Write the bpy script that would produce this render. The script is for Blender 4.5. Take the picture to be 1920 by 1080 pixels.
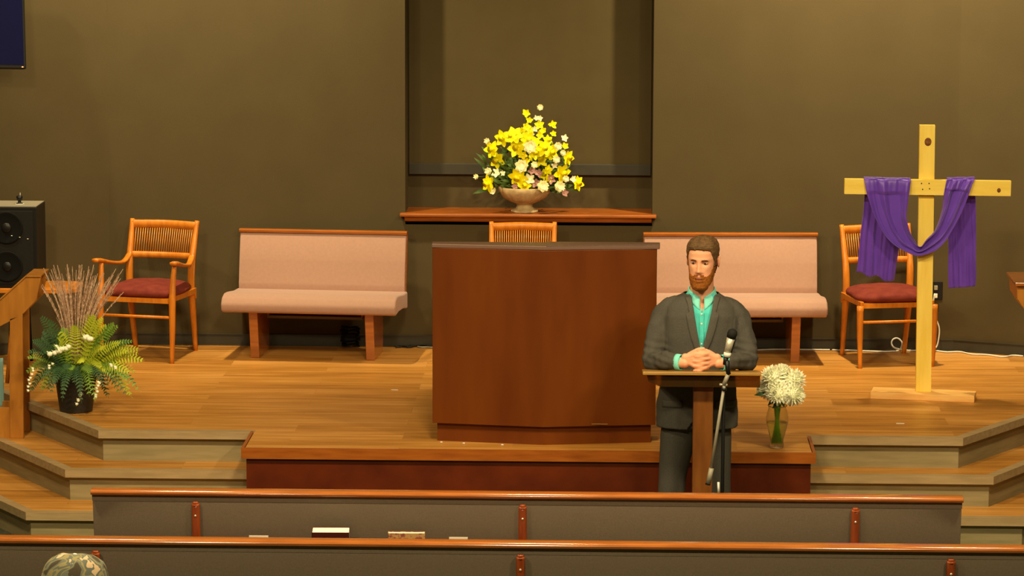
import bpy, bmesh, math, random
from mathutils import Vector, Matrix, Euler, noise
from mathutils.bvhtree import BVHTree
random.seed(7)
PI = math.pi
for o in list(bpy.data.objects): bpy.data.objects.remove(o)
SC = bpy.context.scene
COL = SC.collection

# ------------------------------------------------------------------ camera
FPX, PITCH, YAW, ROLL = 6000.0, math.radians(8.44), 0.030, 0.003
CAMLOC = Vector((0.5, -20.0, 3.35))
CM = (Matrix.Rotation(YAW, 4, 'Z') @ Matrix.Rotation(PI/2-PITCH, 4, 'X') @ Matrix.Rotation(ROLL, 4, 'Z'))
cam = bpy.data.cameras.new('camera'); camo = bpy.data.objects.new('camera', cam)
COL.objects.link(camo); camo.matrix_world = Matrix.Translation(CAMLOC) @ CM
cam.sensor_width = 36.0; cam.lens = 36.0*FPX/1920.0; cam.clip_end = 200
SC.camera = camo
def at(px, py, z=None, y=None):
    d = CM.to_3x3() @ Vector(((px-960)/FPX, -(py-540)/FPX, -1.0))
    t = (z-CAMLOC.z)/d.z if z is not None else (y-CAMLOC.y)/d.y
    return CAMLOC + d*t
# ------------------------------------------------------------------ light
SC.view_settings.view_transform = 'Standard'; SC.view_settings.look = 'None'
SC.view_settings.exposure = 0.13; SC.view_settings.gamma = 1.0; SC.view_settings.use_curve_mapping = False
W = bpy.data.worlds.new('world'); SC.world = W; W.use_nodes = True
W.node_tree.nodes['Background'].inputs[0].default_value = (1, .86, .66, 1)
W.node_tree.nodes['Background'].inputs[1].default_value = 0.05
WARM = (1.0, 0.81, 0.47)
def spot(x, y, z, tx, ty, tz, power, ang=120, blend=.8, rad=.07, col=WARM):
    l = bpy.data.lights.new('downlight', 'SPOT'); l.energy = power; l.color = col
    l.spot_size = math.radians(ang); l.spot_blend = blend; l.shadow_soft_size = rad
    o = bpy.data.objects.new('downlight_beam', l); COL.objects.link(o); o.location = (x, y, z)
    o.rotation_euler = (Vector((tx, ty, tz))-Vector((x, y, z))).to_track_quat('-Z', 'Y').to_euler()
    return o
def area(x, y, z, tx, ty, tz, sx, sy, power, col=WARM):
    l = bpy.data.lights.new('ceiling_fill', 'AREA'); l.shape = 'RECTANGLE'; l.size = sx; l.size_y = sy
    l.energy = power; l.color = col
    o = bpy.data.objects.new('ceiling_fill_light', l); COL.objects.link(o); o.location = (x, y, z)
    o.rotation_euler = (Vector((tx, ty, tz))-Vector((x, y, z))).to_track_quat('-Z', 'Y').to_euler()
CEIL = 4.3
spot(-1.9, -1.2, CEIL-.08, -1.9, 0, 2.2, 640, 100, 1.0)
spot(2.0, -1.2, CEIL-.08, 2.0, 0, 2.2, 930, 100, 1.0)
spot(-4.0, -2.0, CEIL-.08, -3.8, -.6, 1.6, 260, 100, 1.0)
spot(4.4, -2.0, CEIL-.08, 4.1, -.6, 1.6, 220, 100, 1.0)
for x in (-2.9, 0.1, 3.1):
    area(x, -6.6, CEIL-.03, x, -5.4, 0, .45, .45, 188)
    area(x, -10.6, CEIL-.03, x, -9.0, 0, .45, .45, 165)  # unseen rear row, added as front fill for upright surfaces on the stage
# ------------------------------------------------------------------ helpers
def lin(c):
    return tuple(((v/255)/12.92 if v/255 <= .04045 else ((v/255+.055)/1.055)**2.4) for v in c) + (1,)
MATS = {}
def mat(name, rgb, rough=.6, spec=.5, rgb2=None, scale=8, stretch=(1, 1, 1), detail=4, bump=0, bscale=60, metal=0,
        trans=0, alpha=1, emit=0, sheen=0, ior=1.45, coat=0, lo=.35, hi=.65, bstretch=None, sss=0, wave=None):
    m = bpy.data.materials.new(name); m.use_nodes = True; nt = m.node_tree; b = nt.nodes['Principled BSDF']
    I = b.inputs
    I['Base Color'].default_value = lin(rgb); I['Roughness'].default_value = rough
    I['Specular IOR Level'].default_value = spec; I['Metallic'].default_value = metal
    I['Transmission Weight'].default_value = trans; I['Alpha'].default_value = alpha; I['IOR'].default_value = ior
    I['Sheen Weight'].default_value = sheen; I['Coat Weight'].default_value = coat
    if coat: I['Coat Roughness'].default_value = .15
    if sss: I['Subsurface Weight'].default_value = sss; I['Subsurface Scale'].default_value = .01
    if emit: I['Emission Color'].default_value = lin(rgb); I['Emission Strength'].default_value = emit
    tc = nt.nodes.new('ShaderNodeTexCoord')
    if rgb2:
        mp = nt.nodes.new('ShaderNodeMapping'); mp.inputs['Scale'].default_value = stretch
        n = nt.nodes.new('ShaderNodeTexNoise'); n.inputs['Scale'].default_value = scale; n.inputs['Detail'].default_value = detail
        r = nt.nodes.new('ShaderNodeValToRGB'); r.color_ramp.elements[0].position = lo; r.color_ramp.elements[1].position = hi
        r.color_ramp.elements[0].color = lin(rgb); r.color_ramp.elements[1].color = lin(rgb2)
        nt.links.new(tc.outputs['Object'], mp.inputs[0]); nt.links.new(mp.outputs[0], n.inputs[0])
        nt.links.new(n.outputs[0], r.inputs[0]); nt.links.new(r.outputs[0], I['Base Color'])
    if bump:
        mp2 = nt.nodes.new('ShaderNodeMapping'); mp2.inputs['Scale'].default_value = bstretch or (1, 1, 1)
        n2 = nt.nodes.new('ShaderNodeTexNoise'); n2.inputs['Scale'].default_value = bscale; n2.inputs['Detail'].default_value = 3
        bp = nt.nodes.new('ShaderNodeBump'); bp.inputs['Strength'].default_value = bump; bp.inputs['Distance'].default_value = .01
        nt.links.new(tc.outputs['Object'], mp2.inputs[0]); nt.links.new(mp2.outputs[0], n2.inputs[0])
        nt.links.new(n2.outputs[0], bp.inputs['Height']); nt.links.new(bp.outputs[0], I['Normal'])
    MATS[name] = m
    return m
class MB:
    """collects shapes, then links them as one mesh object"""
    def __init__(s): s.v = []; s.f = []
    def add(s, vs, fs, M=None):
        o = len(s.v)
        s.v += [tuple((M @ Vector(v)) if M else v) for v in vs]; s.f += [tuple(i+o for i in f) for f in fs]; return s
    def box(s, c, d, M=None, bev=0, seg=2):
        bm = bmesh.new(); bmesh.ops.create_cube(bm, size=1)
        bmesh.ops.scale(bm, vec=d, verts=bm.verts)
        if bev: bmesh.ops.bevel(bm, geom=bm.edges[:], offset=bev, segments=seg, profile=.5, affect='EDGES')
        bmesh.ops.translate(bm, vec=c, verts=bm.verts); bm.verts.index_update()
        s.add([v.co[:] for v in bm.verts], [[v.index for v in f.verts] for f in bm.faces], M); bm.free(); return s
    def prism(s, pts, depth, axis='y', off=0, M=None, bev=0):
        """pts: 2-D outline; axis: extrusion axis"""
        n = len(pts)
        def mk(p, t):
            return {'y': (p[0], t, p[1]), 'x': (t, p[0], p[1]), 'z': (p[0], p[1], t)}[axis]
        vs = [mk(p, off) for p in pts]+[mk(p, off+depth) for p in pts]
        bm = bmesh.new(); bv = [bm.verts.new(v) for v in vs]
        bm.faces.new(bv[:n]); bm.faces.new(bv[n:][::-1])
        for i in range(n): bm.faces.new((bv[i], bv[(i+1) % n], bv[n+(i+1) % n], bv[n+i]))
        bmesh.ops.recalc_face_normals(bm, faces=bm.faces)
        if bev: bmesh.ops.bevel(bm, geom=bm.edges[:], offset=bev, segments=2, profile=.5, affect='EDGES')
        bm.verts.index_update()
        s.add([v.co[:] for v in bm.verts], [[v.index for v in f.verts] for f in bm.faces], M); bm.free(); return s
    def tube(s, pts, r, n=10, M=None, flat=None, cap=True, exp=2.0):
        pts = [Vector(p) for p in pts]; k = len(pts)
        rs = r if isinstance(r, (list, tuple)) else [r]*k
        up = None; vs = []; fs = []
        for i, p in enumerate(pts):
            t = (pts[min(i+1, k-1)]-pts[max(i-1, 0)]).normalized()
            if up is None:
                up = Vector((0, 0, 1)) if abs(t.z) < .9 else Vector((0, 1, 0))
            a = t.cross(up).normalized(); up = a.cross(t).normalized()
            ri = rs[i]; rx, ry = (ri if isinstance(ri, (list, tuple)) else (ri, ri))
            for j in range(n):
                th = 2*PI*j/n; c, sn = math.cos(th), math.sin(th)
                c = math.copysign(abs(c)**(2/exp), c); sn = math.copysign(abs(sn)**(2/exp), sn)
                vs.append(tuple(p+a*(c*rx)+up*(sn*ry)))
        for i in range(k-1):
            for j in range(n):
                fs.append((i*n+j, i*n+(j+1) % n, (i+1)*n+(j+1) % n, (i+1)*n+j))
        if cap: fs.append(tuple(range(n))[::-1]); fs.append(tuple(range((k-1)*n, k*n)))
        return s.add(vs, fs, M)
    def limb(s, pts, rs, n=16, sub=5, M=None, flat=1.0):
        """smooth catmull path with rounded ends"""
        P, R = smooth(pts, rs, sub)
        t0 = (P[0]-P[1]).normalized(); t1 = (P[-1]-P[-2]).normalized()
        for q in (.35, .7, .93, 1.0):
            c = math.sqrt(max(0, 1-q*q)); P.append(P[-1-0] if False else None); R.append(None); P.pop(); R.pop()
        pre = [(P[0]+t0*R[0]*q, R[0]*max(.05, math.sqrt(max(0, 1-q*q)))) for q in (1, .9, .7, .4)]
        post = [(P[-1]+t1*R[-1]*q, R[-1]*max(.05, math.sqrt(max(0, 1-q*q)))) for q in (.4, .7, .9, 1)]
        P = [a for a, _ in pre]+P+[a for a, _ in post]; R = [b for _, b in pre]+R+[b for _, b in post]
        return s.tube(P, [(q, q*flat) for q in R], n, M)
    def lathe(s, prof, n=32, M=None, flute=0, fl=(0, 0), nf=24):
        vs = []; fs = []; k = len(prof)
        for (r, z) in prof:
            for j in range(n):
                th = 2*PI*j/n; rr = r
                if flute and fl[0] <= z <= fl[1]: rr = r*(1+flute*math.cos(nf*th))
                vs.append((rr*math.cos(th), rr*math.sin(th), z))
        for i in range(k-1):
            for j in range(n): fs.append((i*n+j, i*n+(j+1) % n, (i+1)*n+(j+1) % n, (i+1)*n+j))
        if prof[0][0] > 0: fs.append(tuple(range(n))[::-1])
        if prof[-1][0] > 0: fs.append(tuple(range((k-1)*n, k*n)))
        return s.add(vs, fs, M)
    def grid(s, fn, nu, nv, M=None):
        vs = [tuple(fn(i/nu, j/nv)) for i in range(nu+1) for j in range(nv+1)]
        fs = [(i*(nv+1)+j, (i+1)*(nv+1)+j, (i+1)*(nv+1)+j+1, i*(nv+1)+j+1) for i in range(nu) for j in range(nv)]
        return s.add(vs, fs, M)
    def ell(s, c, r, M=None, n=16, m=10):
        vs = [(c[0], c[1], c[2]-r[2])]; fs = []
        for i in range(1, m):
            ph = -PI/2+PI*i/m
            for j in range(n):
                th = 2*PI*j/n
                vs.append((c[0]+r[0]*math.cos(ph)*math.cos(th), c[1]+r[1]*math.cos(ph)*math.sin(th), c[2]+r[2]*math.sin(ph)))
        vs.append((c[0], c[1], c[2]+r[2]))
        for j in range(n):
            fs.append((0, 1+(j+1) % n, 1+j)); fs.append((len(vs)-1, 1+(m-2)*n+j, 1+(m-2)*n+(j+1) % n))
        for i in range(m-2):
            for j in range(n): fs.append((1+i*n+j, 1+i*n+(j+1) % n, 1+(i+1)*n+(j+1) % n, 1+(i+1)*n+j))
        return s.add(vs, fs, M)
    def mesh(s, name):
        me = bpy.data.meshes.new(name); me.from_pydata(s.v, [], s.f); me.validate(); me.update(); return me
    def build(s, name, m, parent=None, smooth=False, solid=0, sub=0, angle=None, loc=None, rz=None):
        me = s.mesh(name); me.materials.append(m)
        bm = bmesh.new(); bm.from_mesh(me); bmesh.ops.recalc_face_normals(bm, faces=bm.faces); bm.to_mesh(me); bm.free()
        o = bpy.data.objects.new(name, me); COL.objects.link(o)
        if parent: o.parent = parent
        if loc is not None: o.location = loc
        if rz is not None: o.rotation_euler = (0, 0, rz)
        if solid: md = o.modifiers.new('thick', 'SOLIDIFY'); md.thickness = solid; md.offset = 0
        if sub: md = o.modifiers.new('sub', 'SUBSURF'); md.levels = sub; md.render_levels = sub
        if smooth or angle:
            for p in me.polygons: p.use_smooth = True
            if angle:
                sm_edges = []
                bm = bmesh.new(); bm.from_mesh(me)
                for e in bm.edges:
                    if len(e.link_faces) == 2 and e.calc_face_angle(0) > math.radians(angle): e.smooth = False
                bm.to_mesh(me); bm.free()
        return o
def smooth(pts, rs, sub):
    pts = [Vector(p) for p in pts]; n = len(pts); P = []; R = []
    for i in range(n-1):
        p0, p1, p2, p3 = pts[max(i-1, 0)], pts[i], pts[i+1], pts[min(i+2, n-1)]
        for k in range(sub):
            t = k/sub
            P.append(.5*((2*p1)+(p2-p0)*t+(2*p0-5*p1+4*p2-p3)*t*t+(3*p1-p0-3*p2+p3)*t**3))
            R.append(rs[i]*(1-t)+rs[i+1]*t)
    P.append(pts[-1]); R.append(rs[-1]); return P, R
def lerp_table(tab, z):
    """tab rows (z, a, b, ...), ascending z, smooth interpolation"""
    if z <= tab[0][0]: return tab[0][1:]
    for i in range(len(tab)-1):
        if z <= tab[i+1][0]:
            t = (z-tab[i][0])/(tab[i+1][0]-tab[i][0])
            return tuple(a*(1-t)+b*t for a, b in zip(tab[i][1:], tab[i+1][1:]))
    return tab[-1][1:]
def thing(name, label, cat, loc=(0, 0, 0), rz=0, group=None):
    o = bpy.data.objects.new(name, None); COL.objects.link(o); o.location = loc; o.rotation_euler = (0, 0, rz)
    o.empty_display_size = .1
    o['label'] = label; o['category'] = cat
    if group: o['group'] = group
    return o
def tag(o, label, cat, group=None):
    o['label'] = label; o['category'] = cat
    if group: o['group'] = group
    return o
def struct(o): o['kind'] = 'structure'; return o
def copy_tree(o, parent=None):
    c = o.copy(); COL.objects.link(c); c.parent = parent
    for ch in o.children: copy_tree(ch, c)
    return c
def baked(o):
    """apply modifiers of a freshly built object"""
    bpy.context.view_layer.update()
    dg = bpy.context.evaluated_depsgraph_get()
    me = bpy.data.meshes.new_from_object(o.evaluated_get(dg)); ms = list(o.data.materials)
    o.modifiers.clear(); o.data = me
    if not me.materials:
        for m in ms: me.materials.append(m)
    for p in me.polygons: p.use_smooth = True
    return o
def fuse(mb, name, m, parent, voxel, it=3, fac=.5):
    o = mb.build(name, m, parent)
    r = o.modifiers.new('r', 'REMESH'); r.mode = 'VOXEL'; r.voxel_size = voxel; r.use_smooth_shade = True
    if it: s = o.modifiers.new('s', 'SMOOTH'); s.iterations = it; s.factor = fac
    return baked(o)

# ------------------------------------------------------------------ materials
M = {}
M['wall'] = mat('olive_wall_paint', (78, 67, 44), .9, .15, (81, 70, 46), 3, bump=.05, bscale=150)
M['base'] = mat('rubber_baseboard', (58, 54, 42), .5, .4)
M['ceil'] = mat('ceiling_paint', (170, 160, 140), .9, .2)
M['carpet'] = mat('carpet', (92, 92, 72), .95, .1, (74, 74, 58), 60)
def plank_mat(name, c1, c2, c3, rot=0):
    m = bpy.data.materials.new(name); m.use_nodes = True; nt = m.node_tree; b = nt.nodes['Principled BSDF']
    N = nt.nodes.new; L = nt.links.new
    tc = N('ShaderNodeTexCoord'); mp = N('ShaderNodeMapping'); mp.inputs['Rotation'].default_value = (0, 0, rot)
    L(tc.outputs['Object'], mp.inputs[0])
    br = N('ShaderNodeTexBrick'); br.inputs['Scale'].default_value = 1; br.inputs['Brick Width'].default_value = 1.2
    br.inputs['Row Height'].default_value = .19; br.inputs['Mortar Size'].default_value = .002
    br.inputs['Color1'].default_value = (0, 0, 0, 1); br.inputs['Color2'].default_value = (1, 1, 1, 1); br.inputs['Mortar'].default_value = (.3, .3, .3, 1)
    L(mp.outputs[0], br.inputs[0])
    st = N('ShaderNodeMapping'); st.inputs['Scale'].default_value = (1.2, 14, 14); L(mp.outputs[0], st.inputs[0])
    ad = N('ShaderNodeVectorMath'); ad.operation = 'ADD'; L(st.outputs[0], ad.inputs[0]); L(br.outputs[0], ad.inputs[1])
    n = N('ShaderNodeTexNoise'); n.inputs['Scale'].default_value = 1.6; n.inputs['Detail'].default_value = 6; L(ad.outputs[0], n.inputs[0])
    mx = N('ShaderNodeMath'); mx.operation = 'MULTIPLY_ADD'; mx.inputs[1].default_value = .28; L(br.outputs[0], mx.inputs[0]); L(n.outputs[0], mx.inputs[2])
    r = N('ShaderNodeValToRGB'); e = r.color_ramp.elements; e[0].position = .38; e[0].color = lin(c1); e[1].position = .85; e[1].color = lin(c3)
    k = e.new(.6); k.color = lin(c2); L(mx.outputs[0], r.inputs[0]); L(r.outputs[0], b.inputs['Base Color'])
    b.inputs['Roughness'].default_value = .42; b.inputs['Specular IOR Level'].default_value = .35
    bp = N('ShaderNodeBump'); bp.inputs['Strength'].default_value = .08; bp.inputs['Distance'].default_value = .004
    L(n.outputs[0], bp.inputs['Height']); L(bp.outputs[0], b.inputs['Normal'])
    return m
M['plank'] = plank_mat('laminate_planks', (158, 106, 42), (183, 126, 52), (206, 149, 76))
M['riser'] = mat('riser_laminate', (138, 126, 90), .55, .3, (156, 140, 102), 4, (1, 1, 9))
M['nose'] = mat('step_nosing', (158, 134, 96), .4, .4, (176, 150, 110), 5, (1, 8, 8))
M['redwood'] = mat('red_brown_wood', (82, 28, 7), .38, .4, (100, 38, 9), 5, (1, 6, 1.2), bump=.03)
M['rednose'] = mat('red_wood_trim', (142, 74, 20), .3, .5, (164, 90, 28), 5, (1, 8, 8))
M['pulpit'] = mat('pulpit_veneer', (94, 42, 6), .4, .3, (110, 54, 8), 1.6, (4, 4, .8), detail=3, lo=.3, hi=.7)
M['pulpit_top'] = mat('pulpit_top', (116, 88, 74), .35, .5)
M['oak'] = mat('chair_oak', (194, 112, 26), .32, .5, (214, 132, 38), 7, (6, 6, 1))
M['maroon'] = mat('maroon_fabric', (112, 44, 36), .85, .2, (126, 54, 42), 20, bump=.2, bscale=300)
M['pink'] = mat('rose_beige_fabric', (172, 135, 118), .9, .15, (176, 139, 121), 60, bump=.15, bscale=400, sheen=.2)
M['greyfab'] = mat('grey_brown_fabric', (104, 92, 77), .92, .1, (109, 96, 81), 120, bump=.2, bscale=400)
M['rail'] = mat('pew_rail_wood', (150, 84, 32), .16, .6, (170, 98, 40), 6, (1, 9, 9), coat=.4)
M['post'] = mat('pew_post_wood', (130, 54, 18), .28, .5, (146, 66, 24), 8, (6, 6, 1))
M['pine'] = mat('pine_lumber', (240, 204, 84), .6, .3, (250, 218, 104), 5, (5, 5, .7), bump=.04)
M['pineh'] = mat('pine_lumber_cross', (240, 204, 84), .6, .3, (250, 218, 104), 5, (.7, 5, 5), bump=.04)
M['pineb'] = mat('pine_base', (226, 168, 92), .6, .3, (240, 190, 112), 5, (.7, 5, 5))
M['knot'] = mat('knot', (140, 88, 44), .6, .3, (96, 54, 26), 60)
M['purple'] = mat('purple_satin', (96, 56, 176), .4, .5, (108, 64, 190), 6, sheen=.25)
M['black'] = mat('black_plastic', (22, 21, 20), .4, .4)
M['blackm'] = mat('black_matte', (14, 13, 12), .8, .2)
M['grill'] = mat('speaker_grille', (34, 32, 28), .8, .2, (28, 27, 25), 200)
M['screen'] = mat('tv_screen', (14, 16, 52), .18, .5)
M['led'] = mat('led', (255, 150, 90), .5, .5, emit=4)
M['white'] = mat('white_plastic', (225, 222, 210), .45, .4)
M['paper'] = mat('paper', (226, 218, 200), .8, .2)
M['chrome'] = mat('chrome', (205, 196, 174), .3, .6, metal=.4)
M['steel'] = mat('grey_tube', (146, 138, 118), .45, .5)
M['suit'] = mat('charcoal_suit', (82, 79, 72), .9, .15, (75, 72, 66), 160, bump=.1, bscale=500)
M['suit2'] = mat('charcoal_lapel', (87, 84, 76), .9, .15, (80, 77, 70), 160)
M['shirt'] = mat('turquoise_shirt', (74, 196, 190), .75, .25, (86, 206, 198), 20)
M['cuff'] = mat('shirt_cuff', (130, 222, 210), .75, .25)
M['skin'] = mat('skin', (236, 166, 130), .5, .4, (241, 174, 137), 10, sss=.15)
M['hair'] = mat('brown_hair', (84, 60, 36), .7, .3, (112, 84, 52), 40, (1, 1, 6), bump=.5, bscale=150)
M['beard'] = mat('ginger_beard', (136, 78, 26), .85, .2, (164, 98, 36), 90, bump=.6, bscale=300)
M['brow'] = mat('eyebrow', (96, 62, 36), .8, .2)
M['eye'] = mat('eyeball', (190, 170, 155), .2, .5)
M['iris'] = mat('iris', (40, 28, 20), .2, .5)
M['lips'] = mat('lips', (168, 88, 66), .5, .4)
M['shoe'] = mat('shoe_leather', (26, 20, 16), .35, .5)
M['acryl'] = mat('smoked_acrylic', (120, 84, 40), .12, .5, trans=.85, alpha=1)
M['lectwood'] = mat('small_lectern_wood', (104, 58, 18), .45, .4, (122, 72, 24), 4, (5, 5, 1))
M['lectedge'] = mat('small_lectern_top', (150, 110, 46), .35, .5, (164, 122, 54), 5, (1, 8, 8))
M['lectoak'] = mat('oak_lectern', (164, 104, 36), .4, .4, (186, 122, 46), 4, (5, 5, 1))
M['urn'] = mat('stone_urn', (176, 148, 104), .75, .3, (200, 174, 128), 25, bump=.2)
M['yel'] = mat('yellow_petal', (255, 252, 8), .6, .3, (255, 242, 6), 30)
M['yel2'] = mat('golden_trumpet', (255, 236, 6), .6, .3)
M['cream'] = mat('cream_petal', (255, 250, 205), .7, .3)
M['wpet'] = mat('white_petal', (255, 255, 226), .9, .2)
M['pinkp'] = mat('dusty_pink_petal', (176, 130, 120), .7, .3)
M['leaf'] = mat('dark_leaf', (66, 92, 36), .55, .4, (90, 116, 44), 12)
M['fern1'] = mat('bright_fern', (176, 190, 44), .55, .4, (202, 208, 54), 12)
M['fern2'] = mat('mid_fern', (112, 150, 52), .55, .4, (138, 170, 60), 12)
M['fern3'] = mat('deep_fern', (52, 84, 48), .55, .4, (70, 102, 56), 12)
M['wheat'] = mat('dry_grass', (228, 196, 164), .8, .2, (190, 150, 126), 60)
M['pot'] = mat('black_pot', (44, 38, 30), .5, .4)
M['soil'] = mat('soil', (40, 28, 18), .95, .1)
M['stem'] = mat('green_stem', (140, 190, 44), .6, .3)
M['glass'] = mat('clear_glass', (244, 246, 236), .3, .5, trans=1.0, ior=1.18)
M['water'] = mat('green_water', (225, 242, 205), .05, .5, trans=.97, ior=1.15)
M['bookc'] = mat('maroon_book_cover', (72, 24, 22), .5, .4)
M['mag'] = mat('flowery_cover', (196, 160, 104), .6, .3, (150, 84, 80), 60, lo=.45, hi=.55)
M['cyan'] = mat('pale_blue_cloth', (150, 200, 196), .8, .2)
M['cap'] = None
def camo_mat():
    m = bpy.data.materials.new('camouflage'); m.use_nodes = True; nt = m.node_tree; b = nt.nodes['Principled BSDF']
    tc = nt.nodes.new('ShaderNodeTexCoord'); v = nt.nodes.new('ShaderNodeTexNoise'); v.inputs['Scale'].default_value = 15
    v.inputs['Detail'].default_value = 1.5; v.inputs['Distortion'].default_value = 1.2
    r = nt.nodes.new('ShaderNodeValToRGB'); r.color_ramp.interpolation = 'CONSTANT'
    e = r.color_ramp.elements; e[0].position = 0; e[0].color = lin((70, 60, 42)); e[1].position = .42; e[1].color = lin((104, 108, 92))
    for p, c in ((.5, (140, 128, 84)), (.56, (92, 98, 88)), (.63, (196, 168, 130))): k = e.new(p); k.color = lin(c)
    nt.links.new(tc.outputs['Object'], v.inputs[0]); nt.links.new(v.outputs[0], r.inputs[0]); nt.links.new(r.outputs[0], b.inputs['Base Color'])
    b.inputs['Roughness'].default_value = .9; return m
M['cap'] = camo_mat()

# ================================================================== SETTING
FLOOR = -.51
def poly_slab(name, pts, ztop, zbot, m):
    return MB().prism([(p[0], p[1]) for p in pts], ztop-zbot, 'z', zbot).build(name, m)
# corners of the apse
cl = at(207, 647, z=0); cr = at(1786, 656, z=0)
XL, XR = cl.x, cr.x
dl = at(70, 659, z=0)-Vector((XL, 0, 0)); dr = at(1920, 668, z=0)-Vector((XR, 0, 0))
dl = Vector((dl.x, dl.y, 0)).normalized(); dr = Vector((dr.x, dr.y, 0)).normalized()
LW = 3.4
PL = Vector((XL, 0, 0))+dl*LW; PR = Vector((XR, 0, 0))+dr*LW
# niche
nx0 = at(760, 395, y=0).x; nx1 = at(1223, 395, y=0).x; nz = at(990, 403, y=0).z
ND = .28; TH = .12
w = MB()
w.box(((XL+nx0)/2, TH/2, (FLOOR+CEIL)/2), (nx0-XL, TH, CEIL-FLOOR))
w.box(((XR+nx1)/2, TH/2, (FLOOR+CEIL)/2), (XR-nx1, TH, CEIL-FLOOR))
w.box(((nx0+nx1)/2, TH/2, (FLOOR+nz)/2), (nx1-nx0, TH, nz-FLOOR))
w.box((nx0-.03, (ND+TH)/2+TH/4, (nz+CEIL)/2), (.06, ND-TH/2, CEIL-nz))
w.box((nx1+.03, (ND+TH)/2+TH/4, (nz+CEIL)/2), (.06, ND-TH/2, CEIL-nz))
w.box(((nx0+nx1)/2, ND+.03, (nz+CEIL)/2), (nx1-nx0+.12, .06, CEIL-nz))
w.box(((nx0+nx1)/2, ND/2, nz-.04), (nx1-nx0, ND, .05))
struct(w.build('wall_back', M['wall']))
def diag_wall(name, a, b, m, z0, z1, th, off=0.0):
    a = Vector(a); b = Vector(b); d = (b-a).normalized(); n = Vector((-d.y, d.x, 0))
    if n.y < 0: n = -n
    q = [a-n*off, b-n*off, b-n*off+n*th, a-n*off+n*th]
    return poly_slab(name, q, z1, z0, m)
struct(diag_wall('wall_left', (XL, 0, 0), PL, M['wall'], FLOOR, CEIL, .12))
struct(diag_wall('wall_right', (XR, 0, 0), PR, M['wall'], FLOOR, CEIL, .12))
struct(MB().box((PL.x-.06, (PL.y-22)/2, (FLOOR+CEIL)/2), (.12, abs(-22-PL.y), CEIL-FLOOR)).build('wall_left', M['wall']))
struct(MB().box((PR.x+.06, (PR.y-22)/2, (FLOOR+CEIL)/2), (.12, abs(-22-PR.y), CEIL-FLOOR)).build('wall_right', M['wall']))
struct(MB().box((0, -22.06, (FLOOR+CEIL)/2), (PR.x-PL.x+.24, .12, CEIL-FLOOR)).build('wall_rear', M['wall']))
struct(poly_slab('floor', [(PL.x-.2, -22.1), (PR.x+.2, -22.1), (PR.x+.2, .2), (PL.x-.2, .2)], FLOOR, FLOOR-.1, M['carpet']))
struct(poly_slab('ceiling', [(PL.x-.2, -22.1), (PR.x+.2, -22.1), (PR.x+.2, .7), (PL.x-.2, .7)], CEIL+.1, CEIL, M['ceil']))
# baseboards: dark rubber with a lighter top lip
BH = .075
def baseb(name, a, b):
    a = Vector(a); b = Vector(b); d = (b-a).normalized(); n = Vector((-d.y, d.x, 0))
    if n.y > 0: n = -n
    mb = MB()
    for z0, z1, t in ((0, BH-.006, .008), (BH-.006, BH, .012), (0, .008, .014)):
        mb.prism([tuple(p[:2]) for p in (a, b, b+n*t, a+n*t)], z1-z0, 'z', z0+.0005)
    return struct(mb.build(name, M['base']))
baseb('baseboard_back', (XL, 0, 0), (XR, 0, 0)); baseb('baseboard_left', (XL, 0, 0), PL); baseb('baseboard_right', (XR, 0, 0), PR)

# ------------------------------------------------ stage, apron and steps
ax0 = at(452, 841, z=0); ax1 = at(1530, 851, z=0)
YA = at(990, 846, z=0).y                       # apron front
sl = at(185, 809, z=0); sr = at(1805, 823, z=0)
YS = (at(320, 809, z=0).y+at(1650, 821, z=0).y)/2
def along(p0, p1, dist, z):
    a = at(*p0, z=z); b = at(*p1, z=z); d = (b-a); d.z = 0; return a, a+d.normalized()*dist
La0, La1 = along((185, 809), (76, 765), 2.1, 0); Ra0, Ra1 = along((1805, 823), (1920, 784), 2.0, 0)
stage = [(La1.x, La1.y), (La0.x, YS), (ax0.x+.02, YS), (ax0.x+.02, YA+.02), (ax1.x-.02, YA+.02), (ax1.x-.02, YS), (Ra0.x, YS), (Ra1.x, Ra1.y),
         (PR.x-.3, Ra1.y+.05), (PR.x-.3, 0), (PL.x+.3, 0), (PL.x+.3, La1.y+.05)]
def inset(poly, d):
    """move every vertex inwards by d (miter)"""
    n = len(poly); ar = sum(poly[i][0]*poly[(i+1) % n][1]-poly[(i+1) % n][0]*poly[i][1] for i in range(n)); sg = 1 if ar > 0 else -1
    out = []
    for i in range(n):
        p0, p1, p2 = Vector(poly[i-1]), Vector(poly[i]), Vector(poly[(i+1) % n])
        a = (p1-p0).normalized(); b = (p2-p1).normalized()
        na = Vector((-a.y, a.x))*sg; nb = Vector((-b.y, b.x))*sg
        m = (na+nb); m = m/max(.3, m.dot(na)) if m.length > 1e-6 else na
        out.append(tuple(p1+m*d))
    return out
def clipwall(poly):
    return poly
back = [(PR.x, -2.2)]
# stage polygon clipped to the apse walls
stage = [(La1.x, La1.y), (La0.x, YS), (ax0.x+.02, YS), (ax0.x+.02, YA+.02), (ax1.x-.02, YA+.02), (ax1.x-.02, YS), (Ra0.x, YS), (Ra1.x, Ra1.y),
         (XR+dr.x*2.2, dr.y*2.2), (XR, 0), (XL, 0), (XL+dl.x*2.2, dl.y*2.2)]
stage_o = struct(MB().prism(stage, .03, 'z', -.03).build('floor_stage', M['plank']))
struct(MB().prism(inset(stage, .03), -.03-FLOOR, 'z', FLOOR).build('trim_stage_riser', M['riser']))
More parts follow.
